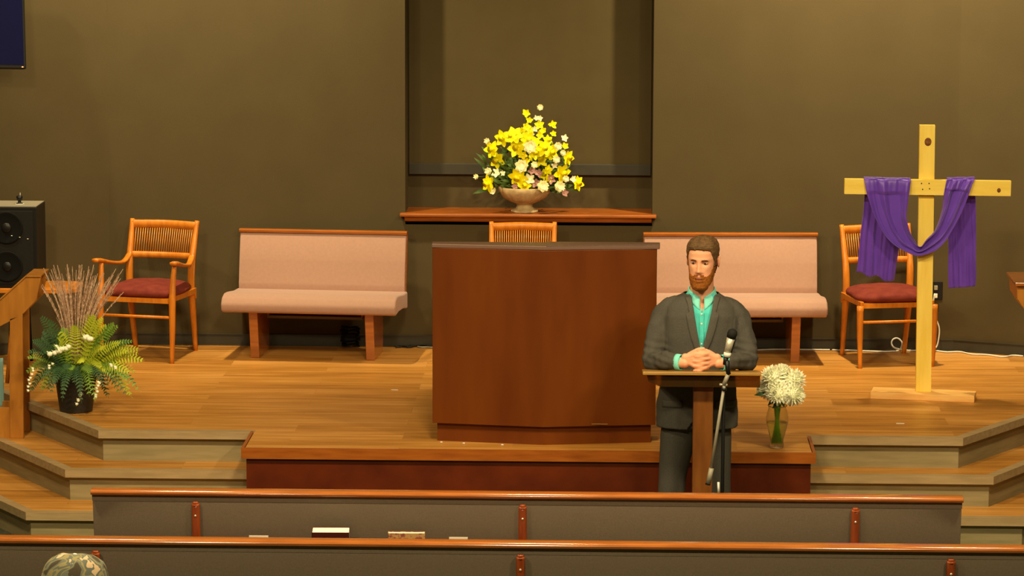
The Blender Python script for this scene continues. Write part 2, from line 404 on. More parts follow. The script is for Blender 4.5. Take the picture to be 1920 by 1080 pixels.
# nosing strip helper: band along an open polyline
def band(name, line, z0, z1, t0, t1, m, M_=None):
    """line goes left to right along the front; t0 in front, t1 behind"""
    n = len(line); mb = MB(); L = [Vector(p[:2]) for p in line]
    def off(t):
        out = []
        for i in range(n):
            a = (L[i]-L[max(i-1, 0)]); b = (L[min(i+1, n-1)]-L[i])
            a = a.normalized() if a.length > 1e-6 else b.normalized(); b = b.normalized() if b.length > 1e-6 else a
            na = Vector((a.y, -a.x)); nb = Vector((b.y, -b.x)); m2 = na+nb; m2 = m2/m2.dot(na)
            out.append(tuple(L[i]+m2*t))
        return out
    f = off(t0); g = off(-t1)
    for i in range(n-1):
        mb.prism([f[i], f[i+1], g[i+1], g[i]], z1-z0, 'z', z0, bev=0)
    return mb.build(name, m)
lineL = [(La1.x, La1.y), (La0.x, YS), (ax0.x+.02, YS)]
lineR = [(ax1.x-.02, YS), (Ra0.x, YS), (Ra1.x, Ra1.y)]
struct(band('trim_stage_nosing', lineL, -.04, .003, .006, .05, M['nose']))
struct(band('trim_stage_nosing', lineR, -.04, .003, .006, .05, M['nose']))
apron = [(ax0.x, YS+.02), (ax0.x, YA), (ax1.x, YA), (ax1.x, YS+.02)]
struct(band('trim_apron_edge', apron, -.055, .004, .0, .016, M['rednose']))
struct(band('trim_apron_panel', [(ax0.x+.025, YS), (ax0.x+.025, YA+.025), (ax1.x-.025, YA+.025), (ax1.x-.025, YS)], FLOOR, -.055, 0, .02, M['redwood']))
# two lower steps on each side
def step(zt, pcorner, pdiag, yline, side, xin, name):
    a, b = along(pcorner, pdiag, 2.2, zt)
    ln = [(b.x, b.y), (a.x, yline), (xin, yline)]
    if side > 0: ln = [(xin, yline), (a.x, yline), (b.x, b.y)]
    inner = [(xin, yline+.6), (a.x+(.25 if side > 0 else -.25)*0, yline+.6)]
    bx = b.x+side*(.9); body = ln+([(bx, b.y+.3), (xin, yline+.45)] if side > 0 else [(xin, yline+.45), (bx, b.y+.3)])
    body = ln+[(xin, YS+.1), (b.x, YS+.1)] if False else body
    off = band(name+'_nose', ln, zt-.04, zt+.003, .006, .05, M['nose']); struct(off)
    # tread: a wide band behind the nosing; riser: a band set back under it
    struct(band(name+'_tread', ln, zt-.035, zt, -.05, .42, M['plank']))
    struct(band(name+'_riser', ln, FLOOR, zt-.035, -.03, .12, M['riser']))
y1 = at(300, 883, z=-.17).y; y2 = at(120, 962, z=-.34).y
step(-.17, (122, 883), (0, 828), y1, -1, ax0.x+.03, 'trim_step_left')
step(-.34, (50, 961), (0, 938), y2, -1, ax0.x+.03, 'trim_step_left')
step(-.17, (1862, 895), (1920, 872), at(1680, 893, z=-.17).y, 1, ax1.x-.03, 'trim_step_right')
step(-.34, (1925, 974), (1985, 950), at(1860, 972, z=-.34).y, 1, ax1.x-.03, 'trim_step_right')

# ------------------------------------------------ niche sill and blind
sx0 = at(749, 402, y=-.06).x; sx1 = at(1231, 405, y=-.06).x
mb = MB(); zs = at(990, 402, y=-.06).z
mb.box(((sx0+sx1)/2, .19, zs-.009), (sx1-sx0, .50, .018), bev=.006)
# part of sill inside niche is narrower
mb = MB(); mb.box(((nx0+nx1)/2, ND/2, zs-.009), (nx1-nx0-.002, ND-.004, .018)); mb.box(((sx0+sx1)/2, -.03, zs-.011), (sx1-sx0, .06, .022), bev=.007)
mb.prism([(0, zs-.022), (-.04, zs-.022), (-.034, zs-.03), (-.022, zs-.05), (-.016, zs-.055), (0, zs-.055)], (sx1-sx0)-.06, 'x', sx0+.03)
struct(mb.build('trim_sill', M['rednose'], angle=40))
bl = thing('roller_blind', 'dark brown roller blind hanging inside the wall niche behind the yellow flowers', 'blind', ((nx0+nx1)/2, ND-.03, zs+.25))
zb0 = at(990, 328, y=ND-.03).z-(zs+.25); zb1 = at(990, 307, y=ND-.03).z-(zs+.25)
M['blind'] = mat('blind_fabric', (78, 67, 42), .9, .15, (81, 70, 44), 5)
MB().grid(lambda u, v: ((u-.5)*(nx1-nx0-.02), .004*math.sin(u*PI), zb1+v*(CEIL-zs-.25-zb1-.05)), 12, 4).build('blind_fabric', M['blind'], bl, solid=.003)
MB().box((0, 0, (zb0+zb1)/2), (nx1-nx0-.015, .022, zb1-zb0), bev=.004).build('bottom_bar', M['base'], bl)
MB().tube([(-(nx1-nx0)/2+.01, .01, CEIL-zs-.25-.06), ((nx1-nx0)/2-.01, .01, CEIL-zs-.25-.06)], .035, 16).build('roller', M['blind'], bl, smooth=True)

# ================================================================== FURNITURE
# ---- pulpit
pa = at(820, 826, z=0); pb = at(1220, 830, z=0); pc = at(1020, 835, z=0)
pcx = (pa.x+pb.x)/2; yb = pa.y; vd = yb-pc.y-.01
pul = thing('pulpit', 'large dark brown wooden pulpit with shallow V front and thin top', 'pulpit', (pcx, yb, 0))
Wb = (pb.x-pa.x)/2; Wt = (at(1231, 600, y=yb-.03).x-at(811, 600, y=yb-.03).x)/2
zt = at(1020, 459, y=yb-.05).z; zk = at(815, 793, y=yb-.03).z
MB().prism([(-Wb, 0), (0, -vd), (Wb, 0), (Wb, .55), (-Wb, .55)], zk, 'z', 0).build('plinth', M['pulpit'], pul)
MB().prism([(-Wt, -.03), (0, -.03-vd), (Wt, -.03), (Wt, .05), (-Wt, .05)], zt-.022-zk, 'z', zk, bev=.002).build('body', M['pulpit'], pul)
for s in (-1, 1): MB().prism([(.05, zk), (.58, zk), (.58, zt-.22), (.05, zt-.10)], .03, 'x', s*(Wt-.015)-.015, bev=.002).build('side_panel', M['pulpit'], pul)
MB().prism([(.05, zt-.16), (.57, zt-.22), (.57, zt-.25), (.05, zt-.19)], 2*Wt-.06, 'x', -Wt+.03).build('reading_shelf', M['pulpit'], pul)
MB().prism([(-Wt-.004, -.035), (0, -.05-vd*.6), (Wt+.015, -.035), (Wt+.015, .055), (-Wt-.004, .055)], .022, 'z', zt-.022, bev=.004).build('top', M['pulpit_top'], pul)
MB().prism([(.01, -.052-vd*.6), (Wt+.016, -.037), (Wt+.016, .055), (.01, .055)], .0035, 'z', zt, bev=.001).build('top_edge_strip', M['pulpit_top'], pul)
MB().box((Wb*.5, -.034-vd*.52, zk+.012), (.11, .002, .004), Matrix.Rotation(0, 4, 'Z')).build('scratch', M['lectedge'], pul)
for k, (px, py) in enumerate(((828, 828), (870, 830), (942, 833))):
    p = at(px, py, z=.003)
    tag(MB().ell((0, 0, 0), (.008, .006, .004), n=8, m=5).build('paper_scrap', M['paper'], loc=(p.x, p.y-.02, .004)),
        ['tiny white crumb on the floor at the left corner of the pulpit base', 'tiny white crumb on the floor left of centre of pulpit base', 'small white scrap on the floor near the middle of the pulpit base'][k], 'scrap', 'white scraps on the stage floor')

# ---- danish chairs
def make_chair(arms, label, loc, rz, wscale=1.0):
    t = thing('armchair' if arms else 'side_chair', label, 'chair', loc, rz)
    hw = .205*wscale
    # back posts: foot kicks back, bends at the seat, leans back above
    for s in (-1, 1):
        pts = [(s*hw*.98, .26, 0), (s*hw, .21, .26), (s*hw, .185, .40), (s*hw*1.01, .19, .55), (s*hw*1.03, .235, .70), (s*hw*1.05, .275, .82)]
        P, R = smooth(pts, [.013, .019, .022, .021, .017, .014], 4)
        MB().tube(P, [(r, r*1.15) for r in R], 8, exp=3).build('back_post', M['oak'], t, smooth=True)
    fw = .235*wscale
    for s in (-1, 1):
        top = .60 if arms else .395
        pts = [(s*(fw-.005), -.235, 0), (s*fw, -.235, .2), (s*fw, -.23, .385)]; rs = [.011, .018, .021]
        if arms: pts += [(s*fw, -.215, .5), (s*(fw+.005), -.20, top)]; rs += [.017, .014]
        P, R = smooth(pts, rs, 4)
        MB().tube(P, [(r, r) for r in R], 8, exp=3).build('leg', M['oak'], t, smooth=True)
        # side rail under seat with arched ends
        MB().prism([(-.235, .355), (-.235, .41), (.20, .41), (.20, .34), (.17, .372), (-.19, .378)], .022, 'x', s*(fw-.012)-.011, bev=.003,
                   ).build('side_rail', M['oak'], t)
        if arms:
            pts = [(s*(fw+.02), -.265, .625), (s*(fw+.015), -.2, .617), (s*(fw+.0), -.05, .585), (s*(hw+.014), .1, .568), (s*(hw+.004), .18, .60), (s*hw*1.02, .205, .63)]
            P, R = smooth(pts, [.022, .026, .021, .019, .019, .016], 5)
            MB().tube(P, [(r, r*.55) for r in R], 10, exp=2.5).build('arm', M['oak'], t, smooth=True)
    P, _ = smooth([(-hw*1.04, .262, .79), (0, .285, .793), (hw*1.04, .262, .79)], [1, 1, 1], 8)
    MB().tube(P, [(.011, .026)]*len(P), 8, exp=3.5).build('top_rail', M['oak'], t, smooth=True)
    P, _ = smooth([(-hw*1.0, .205, .605), (0, .225, .605), (hw*1.0, .205, .605)], [1, 1, 1], 8)
    MB().tube(P, [(.011, .02)]*len(P), 8, exp=3.5).build('lower_rail', M['oak'], t, smooth=True)
    n = 26
    for i in range(n):
        u = (i+.5)/n*2-1; x = u*hw*.93
        MB().tube([(x, .225-.02*u*u, .615), (x*1.02, .283-.02*u*u, .78)], .0035, 6).build('spindle', M['oak'], t, smooth=True)
    MB().tube([(-fw+.01, -.235, .285), (fw-.01, -.235, .285)], .009, 8).build('stretcher', M['oak'], t, smooth=True)
    MB().box((0, -.225, .385), (2*fw-.03, .02, .03)).build('front_rail', M['oak'], t)
    def seat(u, v):
        a = 2*PI*v; r = math.sin(PI*min(max(u, 0), 1)); cx = math.copysign(abs(math.cos(a))**.45, math.cos(a)); sy = math.copysign(abs(math.sin(a))**.45, math.sin(a))
        w_ = fw+.012-.014*(sy > 0)
        return (cx*w_*r**.45, sy*.225*r**.45-.02, .425-.038*math.cos(PI*u)+(.012 if u > .5 else 0)*(1-abs(cx*r)))
    MB().grid(seat, 16, 40).build('seat', M['maroon'], t, smooth=True)
    return t
fr = at(325, 672, z=0); br = at(362, 652, z=0)
make_chair(True, 'wooden armchair with spindle back and maroon seat behind the potted fern', (at(287, 662, z=0).x, -.42, 0), math.radians(-13), 1.0)
ctr = at(978, 430, y=-.3)
make_chair(True, 'wooden spindle-back chair almost hidden behind the large pulpit', (at(978, 600, y=-.4).x, -.42, 0), 0, .92)
make_chair(False, 'armless wooden spindle-back chair with maroon seat behind the purple draped cross', (at(1652, 662, z=0).x, -.40, 0), math.radians(12), 1.0)

# ---- upholstered stage pews
def make_bench(label, loc, rz, Wd):
    t = thing('short_pew', label, 'pew', loc, rz, None)
    h = Wd/2
    # backrest: slightly wavy cushion leaning back, curving into the seat
    prof = [(-.02, .36), (-.03, .40), (.02, .55), (.06, .72), (.085, .72), (.05, .55), (.01, .36)]
    prof = [(.02, .33), (.018, .42), (.045, .57), (.085, .735), (.115, .735), (.075, .57), (.05, .40), (.05, .33)]
    MB().prism(prof, Wd, 'x', -h, bev=.008).build('backrest', M['pink'], t, smooth=False, angle=35)
    MB().prism([(.075, .735), (.072, .752), (.085, .758), (.118, .758), (.13, .75), (.128, .735)], Wd+.012, 'x', -h-.006, bev=.003).build('top_rail', M['rail'], t, angle=35)
    MB().prism([(.117, .735), (.128, .735), (.066, .38), (.055, .38)], Wd+.01, 'x', -h-.005).build('back_panel', M['rail'], t)
    seat = [(.05, .385), (-.10, .390), (-.30, .412), (-.37, .415), (-.43, .398), (-.46, .36), (-.455, .315), (-.42, .300), (-.30, .308), (-.10, .298), (.05, .275)]
    MB().prism(seat, Wd+.03, 'x', -h-.015, bev=.012).build('seat', M['pink'], t, angle=50)
    for s in (-1, 1):
        x = s*(h-.165)
        MB().prism([(-.36, .305), (-.30, .0), (.02, 0), (.03, .29), (-.05, .30)], .055, 'x', x-.0275, bev=.004).build('leg_panel', M['rail'], t)
    b = MB(); bw = Wd*.56
    b.box((-.0, -.10, .245), (bw, .22, .008)); b.box((-bw/2, -.10, .27), (.01, .22, .055)); b.box((bw/2, -.10, .27), (.01, .22, .055)); b.box((0, .005, .27), (bw, .01, .055))
    b.build('book_tray', M['post'], t)
    MB().box((0, -.213, .247), (bw+.01, .006, .016)).build('tray_edge', M['greyfab'], t)
    return t
bl_, brr = at(445, 450, y=-.15), at(760, 450, y=-.15)
make_bench('short pink upholstered pew left of the large pulpit', ((bl_.x+brr.x)/2, -.20, 0), math.radians(-5), brr.x-bl_.x)
bl_, brr = at(1209, 450, y=-.15), at(1534, 450, y=-.15)
make_bench('short pink upholstered pew behind the suited man', ((bl_.x+brr.x)/2, -.20, 0), math.radians(2.5), brr.x-bl_.x)

# ---- congregation pews
def make_pew(label, x0, x1, y, zt, posts, rz=0, rack=None):
    cx = (x0+x1)/2; h = (x1-x0)/2
    t = thing('congregation_pew', label, 'pew', (cx, y, FLOOR), rz); Z = zt-FLOOR
    MB().prism([(-.012, Z-.055), (.028, Z-.055), (.10, .40), (.06, .34), (.045, .34)], 2*h, 'x', -h, bev=.004).build('backrest', M['greyfab'], t, angle=35)
    MB().prism([(-.03, Z-.024), (-.034, Z-.012), (-.026, Z-.002), (-.012, Z), (.03, Z), (.042, Z-.01), (.036, Z-.024)], 2*h+.012, 'x', -h-.006, bev=.003).build('top_rail', M['rail'], t, angle=30)
    MB().prism([(-.0125, Z-.055), (-.013, Z-.024), (.03, Z-.024), (.028, Z-.055)], 2*h+.004, 'x', -h-.002).build('rail_base', M['greyfab'], t)
    MB().prism([(.07, .46), (.55, .46), (.60, .42), (.58, .37), (.10, .36), (.055, .40)], 2*h, 'x', -h, bev=.012).build('seat', M['pink'], t, angle=40)
    n = len(posts)
    for px in [-h+.03, h-.03]:
        MB().prism([(.02, 0), (.50, 0), (.46, .37), (.06, .37)], .045, 'x', px-.0225, bev=.004).build('leg_panel', M['post'], t)
    for px, drop in posts:
        zt_ = Z-drop; k = MB()
        pts = [(px, .028, 0), (px, .012, .3), (px, -.030, zt_-.05), (px, -.034, zt_-.02), (px, -.036, zt_)]
        P, R = smooth(pts, [.020, .020, .0185, .017, .012], 5)
        k.tube(P, [(r, r*.75) for r in R], 10, exp=2.6); pst = k.build('rack_support', M['post'], t, smooth=True)
        MB().ell((px, -.048, zt_-.062), (.0055, .004, .0055), n=8, m=6).build('screw', M['chrome'], pst, smooth=True)
    if rack:
        a, b = rack; zb = Z-.33
        k = MB(); k.box(((a+b)/2, -.075, zb), (b-a, .13, .012)); k.box(((a+b)/2, -.135, zb+.045), (b-a, .01, .10))
        k.box((a+.005, -.075, zb+.045), (.01, .12, .10)); k.box((b-.005, -.075, zb+.045), (.01, .12, .10)); k.build('book_rack', M['post'], t)
    return t
ZP = .33
def pewx(px, py, zt_, yy): return at(px, py, y=yy).x
y_p1 = at(990, 924, z=ZP).y+.01; y_p2 = at(990, 1016, z=ZP).y+.01
x0, x1 = at(174, 920, y=y_p1).x, at(1803, 935, y=y_p1).x; c1 = (x0+x1)/2
p1 = [(at(px, 960, y=y_p1-.03).x-c1, .05) for px in (367, 980, 1604)]
make_pew('front-row grey-backed pew nearest the stage, both ends in view', x0, x1, y_p1, ZP, p1, rack=(p1[0][0]+.03, p1[1][0]-.03))
c2 = at(976, 1040, y=y_p2).x
p2 = [(at(px, 1060, y=y_p2-.03).x-c2, .05) for px in (180, 976, 1783)]
make_pew('second-row grey-backed pew running across the whole bottom of the view', c2-2.6, c2+2.6, y_p2, ZP, p2)
# row where the person in the cap sits (its back is below the view)
y_p4 = y_p2-2.0
# books and cards in the rack of the front pew
yr = y_p1-.056; zr = ZP-.33+.014
def book(px0, px1, ytop, label, cov, pages, th, hgt=None, name='book', cat='book'):
    a = at(px0, ytop, y=yr); b = at(px1, ytop, y=yr); wd = b.x-a.x; H = a.z-zr
    t = thing(name, label, cat, ((a.x+b.x)/2, yr, zr), math.radians(1.5)); t.rotation_euler = (.22 if th > .03 else .1, 0, .026)
    MB().box((0, 0, H/2), (wd-.004, th-.006, H-.004)).build('pages', pages, t)
    c = MB(); c.box((0, -th/2+.0015, H/2-.001), (wd, .003, H-.002)); c.box((0, th/2-.0015, H/2+.0), (wd, .003, H)); c.box((-wd/2+.0015, 0, H/2), (.003, th, H-.002))
    c.build('cover', cov, t)
book(586, 656, 988, 'thick dark maroon book with white page edges in the front pew rack', M['bookc'], M['paper'], .055)
book(728, 797, 996, 'thin booklet with flowery multicoloured cover in the front pew rack', M['mag'], M['paper'], .020, name='booklet')
for px0, px1, yt, lab in ((467, 503, 1004, 'small white card in the pew rack left of the maroon book'), (842, 877, 1007, 'small white card in the pew rack right of the flowery booklet')):
    a = at(px0, yt, y=yr); b = at(px1, yt, y=yr); H = a.z-zr
    tag(MB().box((0, 0, H/2), (b.x-a.x, .004, H)).build('card', M['paper'], loc=((a.x+b.x)/2, yr, zr)), lab, 'card', 'small cards in the pew rack')

# ---- wooden cross
cb = at(1731, 734, z=.038); YC = cb.y
cr_ = thing('wooden_cross', 'tall pine lumber cross on a flat board base at the right of the stage', 'cross', (cb.x, YC, 0))
R9 = Matrix.Rotation(math.radians(7), 4, 'Z')
bx0 = at(1633, 742, z=.0).x-cb.x; bx1 = at(1830, 750, z=0).x-cb.x
MB().box(((bx0+bx1)/2, -.0, .019), (bx1-bx0, .18, .038), Matrix.Rotation(math.radians(-10), 4, 'Z'), bev=.002).build('base_board', M['pineb'], cr_)
ztop = at(1738, 234, y=YC).z; zc = at(1740, 351, y=YC-.05).z
tilt = (at(1738.5, 234, y=YC).x-cb.x)
Mt = Matrix(((1, 0, tilt/ztop, 0), (0, 1, 0, 0), (0, 0, 1, 0), (0, 0, 0, 1)))
MB().box((0, 0, (ztop+.038)/2), (.0885, .038, ztop-.038), Mt, bev=.002).build('upright', M['pine'], cr_)
ca = at(1583, 349, y=YC-.04).x-cb.x; ce = at(1895, 353, y=YC-.04).x-cb.x; zca = at(1583, 349, y=YC-.04).z; zce = at(1895, 353, y=YC-.04).z
arm = Matrix.Translation(((ca+ce)/2, -.039, (zca+zce)/2)) @ Matrix.Rotation(-math.atan2(zce-zca, ce-ca), 4, 'Y')
cro = MB().box((0, 0, 0), (ce-ca, .038, .0885), arm, bev=.002).build('crossbeam', M['pineh'], cr_)
def knot(px, py, r, yy, m=M['knot']):
    p = at(px, py, y=yy); return MB().ell((p.x-cb.x, yy-YC, p.z), (r, .0012, r*1.2), n=14, m=8)
knot(1740, 266, .020, YC-.0195).build('wood_knot', M['knot'], cr_, smooth=True); knot(1873, 357, .011, YC-.0585).build('wood_knot', M['knot'], cr_, smooth=True)
for px, py in ((1728, 344), (1742, 344), (1730, 355), (1743, 354)):
    knot(px, py, .0035, YC-.0585).build('screw', M['black'], cr_, smooth=True)

# ---- purple cloth: back tail, over the beam, swag in front, over the beam, back tail
st = [  # (ax, ay, bx, by, depth offset from YC)
 (1606, 511, 1677, 530, .045), (1610, 470, 1684, 478, .040), (1615, 430, 1690, 432, .034), (1619, 395, 1697, 395, .028), (1621, 365, 1703, 365, .022), (1620, 342, 1706, 343, .006),
 (1619, 333, 1706, 335, -.022), (1620, 337, 1708, 338, -.068), (1623, 352, 1706, 352, -.082), (1629, 375, 1702, 378, -.084), (1640, 405, 1699, 405, -.078),
 (1656, 437, 1704, 430, -.078), (1678, 460, 1712, 447, -.08), (1702, 473, 1720, 458, -.08), (1724, 479, 1727, 461, -.08), (1748, 473, 1737, 448, -.08),
 (1770, 456, 1751, 434, -.08), (1788, 430, 1761, 412, -.078), (1803, 400, 1768, 385, -.078), (1815, 370, 1771, 362, -.084), (1822, 350, 1773, 350, -.082),
 (1827, 338, 1775, 338, -.068), (1827, 333, 1775, 334, -.022), (1828, 342, 1775, 341, .006), (1829, 365, 1775, 365, .024), (1830, 410, 1777, 410, .03),
 (1830, 460, 1778, 460, .034), (1830, 505, 1778, 505, .036), (1829, 537, 1779, 541, .038)]
def cloth(u, v):
    s = u*(len(st)-1); i = min(int(s), len(st)-2); t = s-i
    def cat(k):
        g = lambda j: st[min(max(j, 0), len(st)-1)][k]
        a, b, c, d = g(i-1), g(i), g(i+1), g(i+2)
        return .5*(2*b+(c-a)*t+(2*a-5*b+4*c-d)*t*t+(3*b-a-3*c+d)*t**3)
    ax, ay, bx, by, dy = (cat(k) for k in range(5))
    P = at(ax*(1-v)+bx*v, ay*(1-v)+by*v, y=YC+dy)
    swag = 1 if .3 < u < .72 else .45
    near = min(abs(s-6.0), abs(s-22.0)); fade = min(1, .15+near/5)
    amp = .015*fade
    ph = 2.2*math.sin(u*7+1)+u*9
    d = amp*(math.sin(v*2*PI*1.9+ph)+.55*math.sin(v*2*PI*3.7+ph*1.4+1)+.16*math.sin(v*2*PI*8+u*18))*(.55 if s > 23 else 1)
    if .3 < u < .7: d = d*1.1-.022*math.sin(PI*v)
    if s < 5 or s > 24: d = abs(d)*.9
    n = noise.noise(Vector((u*22, v*3, 0)))*.005*fade
    ex = 0
    if s < .8: P.z += .008*math.sin(v*14)
    y_ = P.y+(-d if 7 < s < 21 else d)+n
    if 6.2 < s < 21.8: y_ = min(y_, YC-.0625)
    if s < 5.5 or s > 22.5: y_ = max(y_, YC-.014)
    return (P.x+n, y_, P.z+n+(.004 if 5 < s < 8 or 20 < s < 23 else 0))
tag(MB().grid(cloth, 220, 70).build('draped_cloth', M['purple'], smooth=True, solid=.002),
    'purple satin cloth draped in a swag over the arms of the wooden cross', 'cloth')

# ---- black speaker on a low table at the left
yt = -.75
tz = at(100, 541, y=yt-.15).z
txr = at(143, 541, y=yt-.15).x; txl = txr-.75
tb = thing('low_table', 'low wooden table under the black speaker behind the fern', 'table', ((txl+txr)/2, yt, 0))
hw = (txr-txl)/2
MB().prism([(-hw, -.17), (hw-.05, -.17), (hw, -.12), (hw, .12), (hw-.05, .17), (-hw, .17)], .028, 'z', tz-.028, bev=.004).build('table_top', M['oak'], tb)
for sx in (-1, 1):
    for sy in (-1, 1): MB().tube([(sx*(hw-.35), sy*.09, tz-.025), (sx*(hw-.33), sy*.11, 0)], [.018, .012], 8).build('leg', M['blackm'], tb, smooth=True)
spx = at(70, 460, y=yt-.15).x; sz = at(40, 388, y=yt-.15).z
sw = .37; sp = thing('loudspeaker', 'black two-driver loudspeaker standing on the low table at the left wall', 'speaker', (spx-sw/2, yt, tz))
H = sz-tz
MB().box((0, 0, H/2), (sw, .29, H), bev=.006).build('cabinet', M['black'], sp)
MB().box((0, -.147, H/2), (sw-.05, .008, H-.05), bev=.003).build('grille_panel', M['grill'], sp)
for zz, r in ((H*.745, .10), (H*.27, .095)):
    k = MB(); Mx = Matrix.Translation((0, -.152, zz)) @ Matrix.Rotation(PI/2, 4, 'X')
    k.lathe([(r, 0), (r, .006), (r*.92, .008), (r*.86, -.012+.018), (r*.45, -.02+.021), (0.0001, .004)], 32, Mx); dr_ = k.build('driver', M['blackm'], sp, smooth=True)
    MB().ell((0, -.158, zz), (r*.30, .010, r*.30)).build('dust_cap', M['black'], dr_, smooth=True)
MB().box((0, 0, H+.001), (sw-.01, .28, .004)).build('top_plate', M['steel'], sp)
for px, py in ((22, 442), (37, 445), (52, 448)):
    p = at(px, py, y=yt-.16); 
    MB().ell((p.x-sp.location.x, -.162, p.z-tz), (.006, .003, .003), n=8, m=5).build('chrome_screw', M['chrome'], sp, smooth=True)
mp = at(38, 386, y=yt)
mm = thing('clamp_mount', 'small black clamp mount with pin on top of the loudspeaker', 'bracket', (mp.x, yt-.02, sz+.003))
MB().lathe([(.022, 0), (.022, .004), (.010, .008), (.010, .02), (.018, .022), (.020, .045), (.014, .050), (.003, .052)], 20).build('knob', M['black'], mm, smooth=True)
MB().tube([(.004, 0, .05), (.005, 0, .068)], .002, 6).build('pin', M['white'], mm)
MB().lathe([(.028, 0), (.028, .002), (.001, .002)], 20).build('foot', M['paper'], mm)

# ---- television on the left wall
tvc = at(47, 130, y=-.62)
tv = thing('wall_television', 'dark flat television tilted high on the left wall, only its corner in view', 'television', (tvc.x, tvc.y, tvc.z), math.atan2(dl.y, dl.x)+PI)
Tt = Matrix.Rotation(math.radians(-8), 4, 'X') @ Matrix.Rotation(math.radians(3.2), 4, 'Y')
MB().box((-.60, 0, .35), (1.2, .05, .70), Tt, bev=.008).build('bezel', M['black'], tv)
MB().box((-.60, -.026, .355), (1.16, .004, .66), Tt).build('screen', M['screen'], tv)
MB().ell((-.028, -.027, .012), (.006, .003, .0025), Tt, n=10, m=6).build('power_light', M['led'], tv)
MB().box((-.6, .19, .35), (.3, .20, .3)).build('wall_bracket', M['blackm'], tv)

# ---- oak lectern, left edge of the view (stands on the first step)
def oak_lectern(label, refpx, mir, zf, name='oak_lectern', low=0):
    yy = at(refpx[0], refpx[1], z=zf).y+.0
    ox = at(refpx[0], refpx[1], z=zf).x
    t = thing(name, label, 'lectern', (ox, yy, zf))
    S = -1 if mir else 1
    def q(px, py):   # outline measured on the left lectern, relative to its foot corner (43, 822)
        p = at(px, py, y=at(43, 822, z=-.17).y); r = at(43, 822, z=-.17); return (S*(p.x-r.x), p.z-r.z)
    side = [q(77, 519), q(49, 519), q(-70, 626), q(-70, 668), q(0, 612), q(41, 591), q(68, 563)]
    for dy in (0, .20):
        MB().prism(side, .025, 'y', dy, bev=.003).build('desk_side', M['lectoak'], t)
        o = [q(18, 598), q(42, 590), q(44, 822), q(18, 822)]
        MB().prism(o, .025, 'y', dy, bev=.003).build('leg', M['lectoak'], t)
        o = [q(-92, 650), q(-68, 640), q(-68, 822), q(-92, 822)]
        MB().prism(o, .025, 'y', dy, bev=.003).build('leg', M['lectoak'], t)
        o = [q(-68, 764), q(18, 764), q(18, 822), q(-68, 822)]
        MB().prism(o, .022, 'y', dy+.0015, bev=.002).build('bottom_rail', M['lectoak'], t)
    a, b, c = q(77, 519), q(49, 519), q(-74, 629)
    MB().prism([a, b, c, (c[0], c[1]+.010), (b[0], b[1]+.010), (a[0]+S*.004, a[1]+.010)], .26, 'y', -.01).build('reading_top', M['lectoak'], t)
    a = q(9, 700)
    MB().tube([(q(14, 628)[0], .12, q(14, 628)[1]), (q(6, 725)[0], .12, q(6, 725)[1])], .012, 8).build('inner_strut', M['oak'], t, smooth=True)
    return t, q
oak_lectern('wooden slanted-top lectern at the left edge beside the fern', (43, 822), False, -.17)
yl = at(43, 822, z=-.17).y
p0 = at(-30, 668, y=yl+.2); p1_ = at(7, 764, y=yl+.2)
tag(MB().grid(lambda u, v: (p0.x+(p1_.x-p0.x)*u, yl+.2+.01*math.sin(u*14), p0.z+(p1_.z-p0.z)*v+.01*math.sin(u*5)), 20, 10).build('hanging_cloth', M['cyan'], smooth=True, solid=.004),
    'pale blue cloth hanging inside the left wooden lectern', 'cloth')
# ---- right edge: wooden stand with a projecting top
yq = at(1912, 832, z=-.17).y
rl = thing('wooden_stand', 'wooden lectern stand cut off by the right edge of the view', 'lectern', (at(1912, 832, z=-.17).x, yq, -.17))
def qr(px, py): p = at(px, py, y=yq); return (p.x-rl.location.x, p.z+.17)
MB().prism([qr(1904, 530), qr(2040, 530), qr(2040, 537), qr(1904, 537)], .42, 'y', 0, bev=.004).build('top', M['rail'], rl)
MB().prism([qr(1908, 537), qr(2030, 537), qr(2030, 640), qr(1975, 640), qr(1950, 600), qr(1922, 582), qr(1909, 562)], .36, 'y', .03, bev=.004).build('desk_box', M['lectoak'], rl)
MB().prism([qr(1955, 600), qr(2010, 600), qr(2010, 806), qr(1955, 806)], .06, 'y', .18, bev=.004).build('column', M['lectoak'], rl)
MB().prism([qr(1912, 806), qr(2035, 806), qr(2035, 832), qr(1912, 832)], .30, 'y', .0, bev=.004).build('foot', M['post'], rl)

# ---- cables, outlet, scraps
def cable(pts, r, m, name, label, z=.006, cat='cable'):
    P = []
    for p in pts:
        P.append(at(p[0], p[1], z=z) if len(p) == 2 else at(p[0], p[1], y=p[2]))
        P[-1].y = min(P[-1].y, -.028)
        w_ = (P[-1]-Vector((XR, 0, 0))); nn = Vector((-dr.y, dr.x, 0)); nn = nn if nn.y < 0 else -nn
        if w_.x > -.1:
            dd = w_.dot(nn)
            if dd < .03: P[-1] += nn*(.03-dd)
    Q, _ = smooth(P, [1]*len(P), 6)
    return tag(MB().tube(Q, r, 6).build(name, m, smooth=True), label, cat)
def clampy(pts): return pts
cable([(1400, 657), (1425, 656), (1450, 653), (1480, 654.5), (1510, 654), (1535, 653), (1555, 654)], .005, M['white'], 'power_cable',
      'white power cable on the floor under the pew behind the man')
MB().box((0, 0, 0), (.05, .02, .02), bev=.005)
cable([(1560, 656), (1600, 657), (1650, 659), (1668, 659), (1684, 655), (1691, 648, -.07), (1690, 640, -.07), (1682, 634, -.07), (1674, 637, -.07), (1672, 645, -.07), (1679, 653, -.07), (1700, 656), (1720, 656), (1750, 656), (1775, 660), (1800, 659.5), (1822, 664), (1850, 665),
       (1880, 669), (1900, 666), (1925, 664)], .005, M['white'], 'extension_cable', 'white extension cable running along the floor behind the cross')
